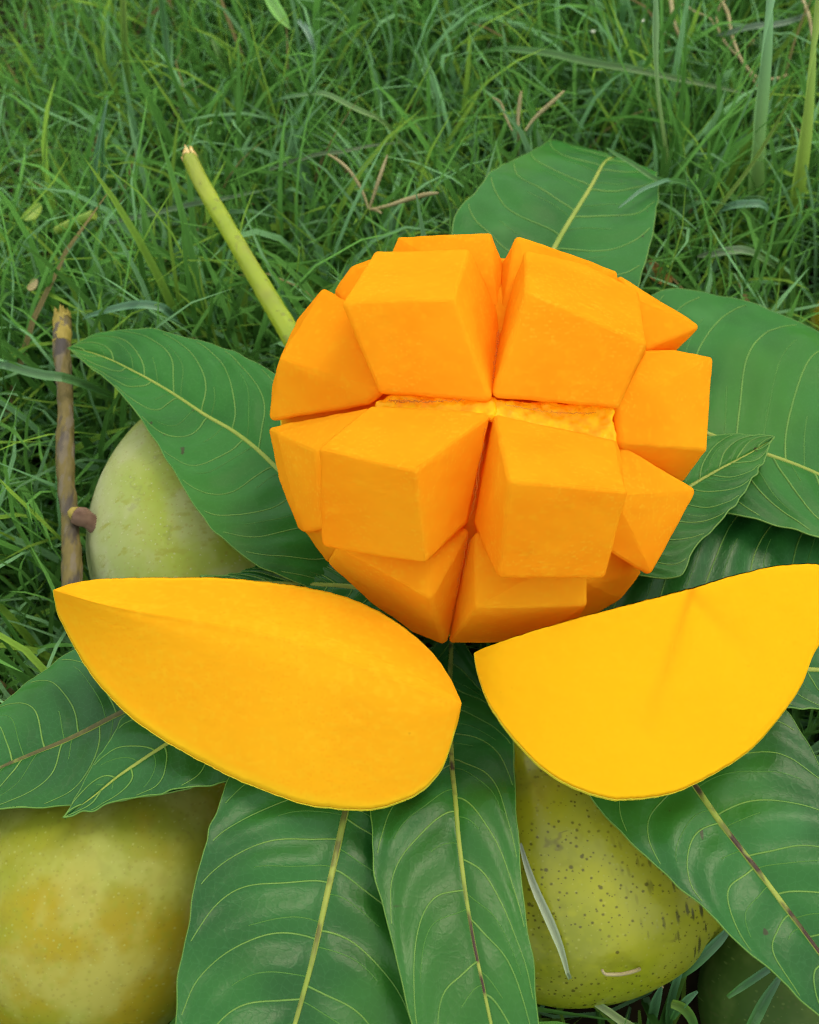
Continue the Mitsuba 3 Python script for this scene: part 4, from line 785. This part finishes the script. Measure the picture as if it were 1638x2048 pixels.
def blades(n, box, seed, seg=7, lmin=0.020, lmax=0.078, wmin=0.0007, wmax=0.0028):
    r = np.random.default_rng(seed)
    x = r.uniform(box[0], box[1], n); y = r.uniform(box[2], box[3], n)
    clump = meshkit.noise(np.stack([x * 55, y * 55, x * 0], -1), 3)
    keep = r.uniform(0, 1, n) < 0.35 + 0.8 * clump
    x, y, clump = x[keep], y[keep], clump[keep]
    n = len(x)
    head = r.uniform(0, 2 * np.pi, n) + 2.5 * (meshkit.noise(np.stack([x * 30, y * 30, x * 0 + 4], -1), 9) - 0.5)
    L = r.uniform(lmin, lmax, n) * (0.65 + 0.6 * clump)
    # shorter, finer turf towards the far left
    short = np.clip((-x - 0.03) / 0.12, 0, 1) * np.clip((y - 0.10) / 0.12, 0, 1)
    L *= 1 - 0.5 * short
    w = (wmin + (wmax - wmin) * r.uniform(0, 1, n) ** 1.8) * (1 - 0.35 * short)
    th0 = np.abs(r.normal(0.25, 0.35, n)) + 0.9 * (r.uniform(0, 1, n) < 0.34)
    kap = r.uniform(0.2, 1.9, n)
    tw = r.normal(0, 0.9, n)
    s = np.linspace(0, 1, seg)
    th = th0[:, None] + kap[:, None] * s[None] ** 1.3
    th = np.minimum(th, 2.2)
    ds = L[:, None] / (seg - 1)
    hor = np.cumsum(np.c_[np.zeros(n), (np.sin(th[:, :-1]) * ds)], 1)
    ver = np.cumsum(np.c_[np.zeros(n), (np.cos(th[:, :-1]) * ds)], 1)
    hd = head[:, None] + tw[:, None] * s[None]
    px = x[:, None] + hor * np.cos(hd); py = y[:, None] + hor * np.sin(hd)
    pz = np.maximum(ver + 0.001, 0.0015 + 0.004 * r.uniform(0, 1, n)[:, None])
    i = np.clip(((px - X0) / cell).astype(int), 0, NX - 1); j = np.clip(((py - Y0) / cell).astype(int), 0, NY - 1)
    bad = (pz > low[i, j] - 0.0012).any(1)
    mid_i = np.clip((((px[:, 1:] + px[:, :-1]) / 2 - X0) / cell).astype(int), 0, NX - 1); mid_j = np.clip((((py[:, 1:] + py[:, :-1]) / 2 - Y0) / cell).astype(int), 0, NY - 1)
    bad |= ((pz[:, 1:] + pz[:, :-1]) / 2 > low[mid_i, mid_j] - 0.0012).any(1)
    g = ~bad
    px, py, pz, w, hd, th, n = px[g], py[g], pz[g], w[g], hd[g], th[g], int(g.sum())
    roll = r.normal(0, 0.5, n)[:, None]
    ax, ay = -np.sin(hd + roll * 0.5), np.cos(hd + roll * 0.5)
    prof = np.minimum(1, 0.55 + 2.0 * s) * np.sqrt(np.clip(1 - s ** 2.2, 0, 1)) + 0.02
    hw = 0.5 * w[:, None] * prof[None]
    c = np.stack([px, py, pz], -1)
    a = np.stack([ax, ay, 0.5 * np.sin(roll) + ax * 0], -1)
    dn = np.stack([np.cos(th) * np.cos(hd), np.cos(th) * np.sin(hd), -np.sin(th)], -1)
    left, right = c - a * hw[..., None], c + a * hw[..., None]
    mid = c + dn * (0.35 * hw)[..., None]
    v = np.stack([left, mid, right], 2)            # n, seg, 3, xyz
    base = (np.arange(n) * seg * 3)[:, None]
    q = []
    for k in range(seg - 1):
        for e in (0, 1):
            o = k * 3 + e
            q += [[o, o + 1, o + 4], [o, o + 4, o + 3]]
    f = (base[:, :, None] + np.array(q)[None]).reshape(-1, 3)
    # colour of each blade
    u = r.uniform(0, 1, n)
    pal = np.array([(0.088, 0.25, 0.048), (0.125, 0.33, 0.072), (0.19, 0.42, 0.19), (0.20, 0.38, 0.055), (0.26, 0.22, 0.10)])
    idx = np.searchsorted([0.34, 0.64, 0.86, 0.988], u)
    col = pal[idx] * r.uniform(0.6, 1.3, (n, 1))
    cc = np.repeat(np.repeat(col[:, None, None], seg, 1), 3, 2)
    cc = cc * np.array([1.0, 0.85, 1.0])[None, None, :, None]
    cc = cc * (1 + 0.25 * s[None, :, None, None] * np.array([1.3, 1, 0.8]))
    return v.reshape(-1, 3), f, cc.reshape(-1, 3)

sets = [blades(46000, (-0.26, 0.26, -0.17, 0.46), 21),
        blades(9000, (-0.26, 0.26, -0.17, 0.46), 25, lmin=0.012, lmax=0.028, wmin=0.0009, wmax=0.0018),
        blades(42000, (-0.9, 0.9, -0.8, 1.2), 33, seg=5, wmin=0.0015, wmax=0.004)]
vs, fs, cs, o = [], [], [], 0
for v, f, c in sets:
    vs.append(v); fs.append(f + o); cs.append(c); o += len(v)
put('grass', (np.vstack(vs), np.vstack(fs)), 'mat_turf', True, color=np.clip(np.vstack(cs), 0, 1))
labels['grass'] = {'label': 'dense green lawn grass around and behind the fruit', 'category': 'grass', 'kind': 'stuff'}
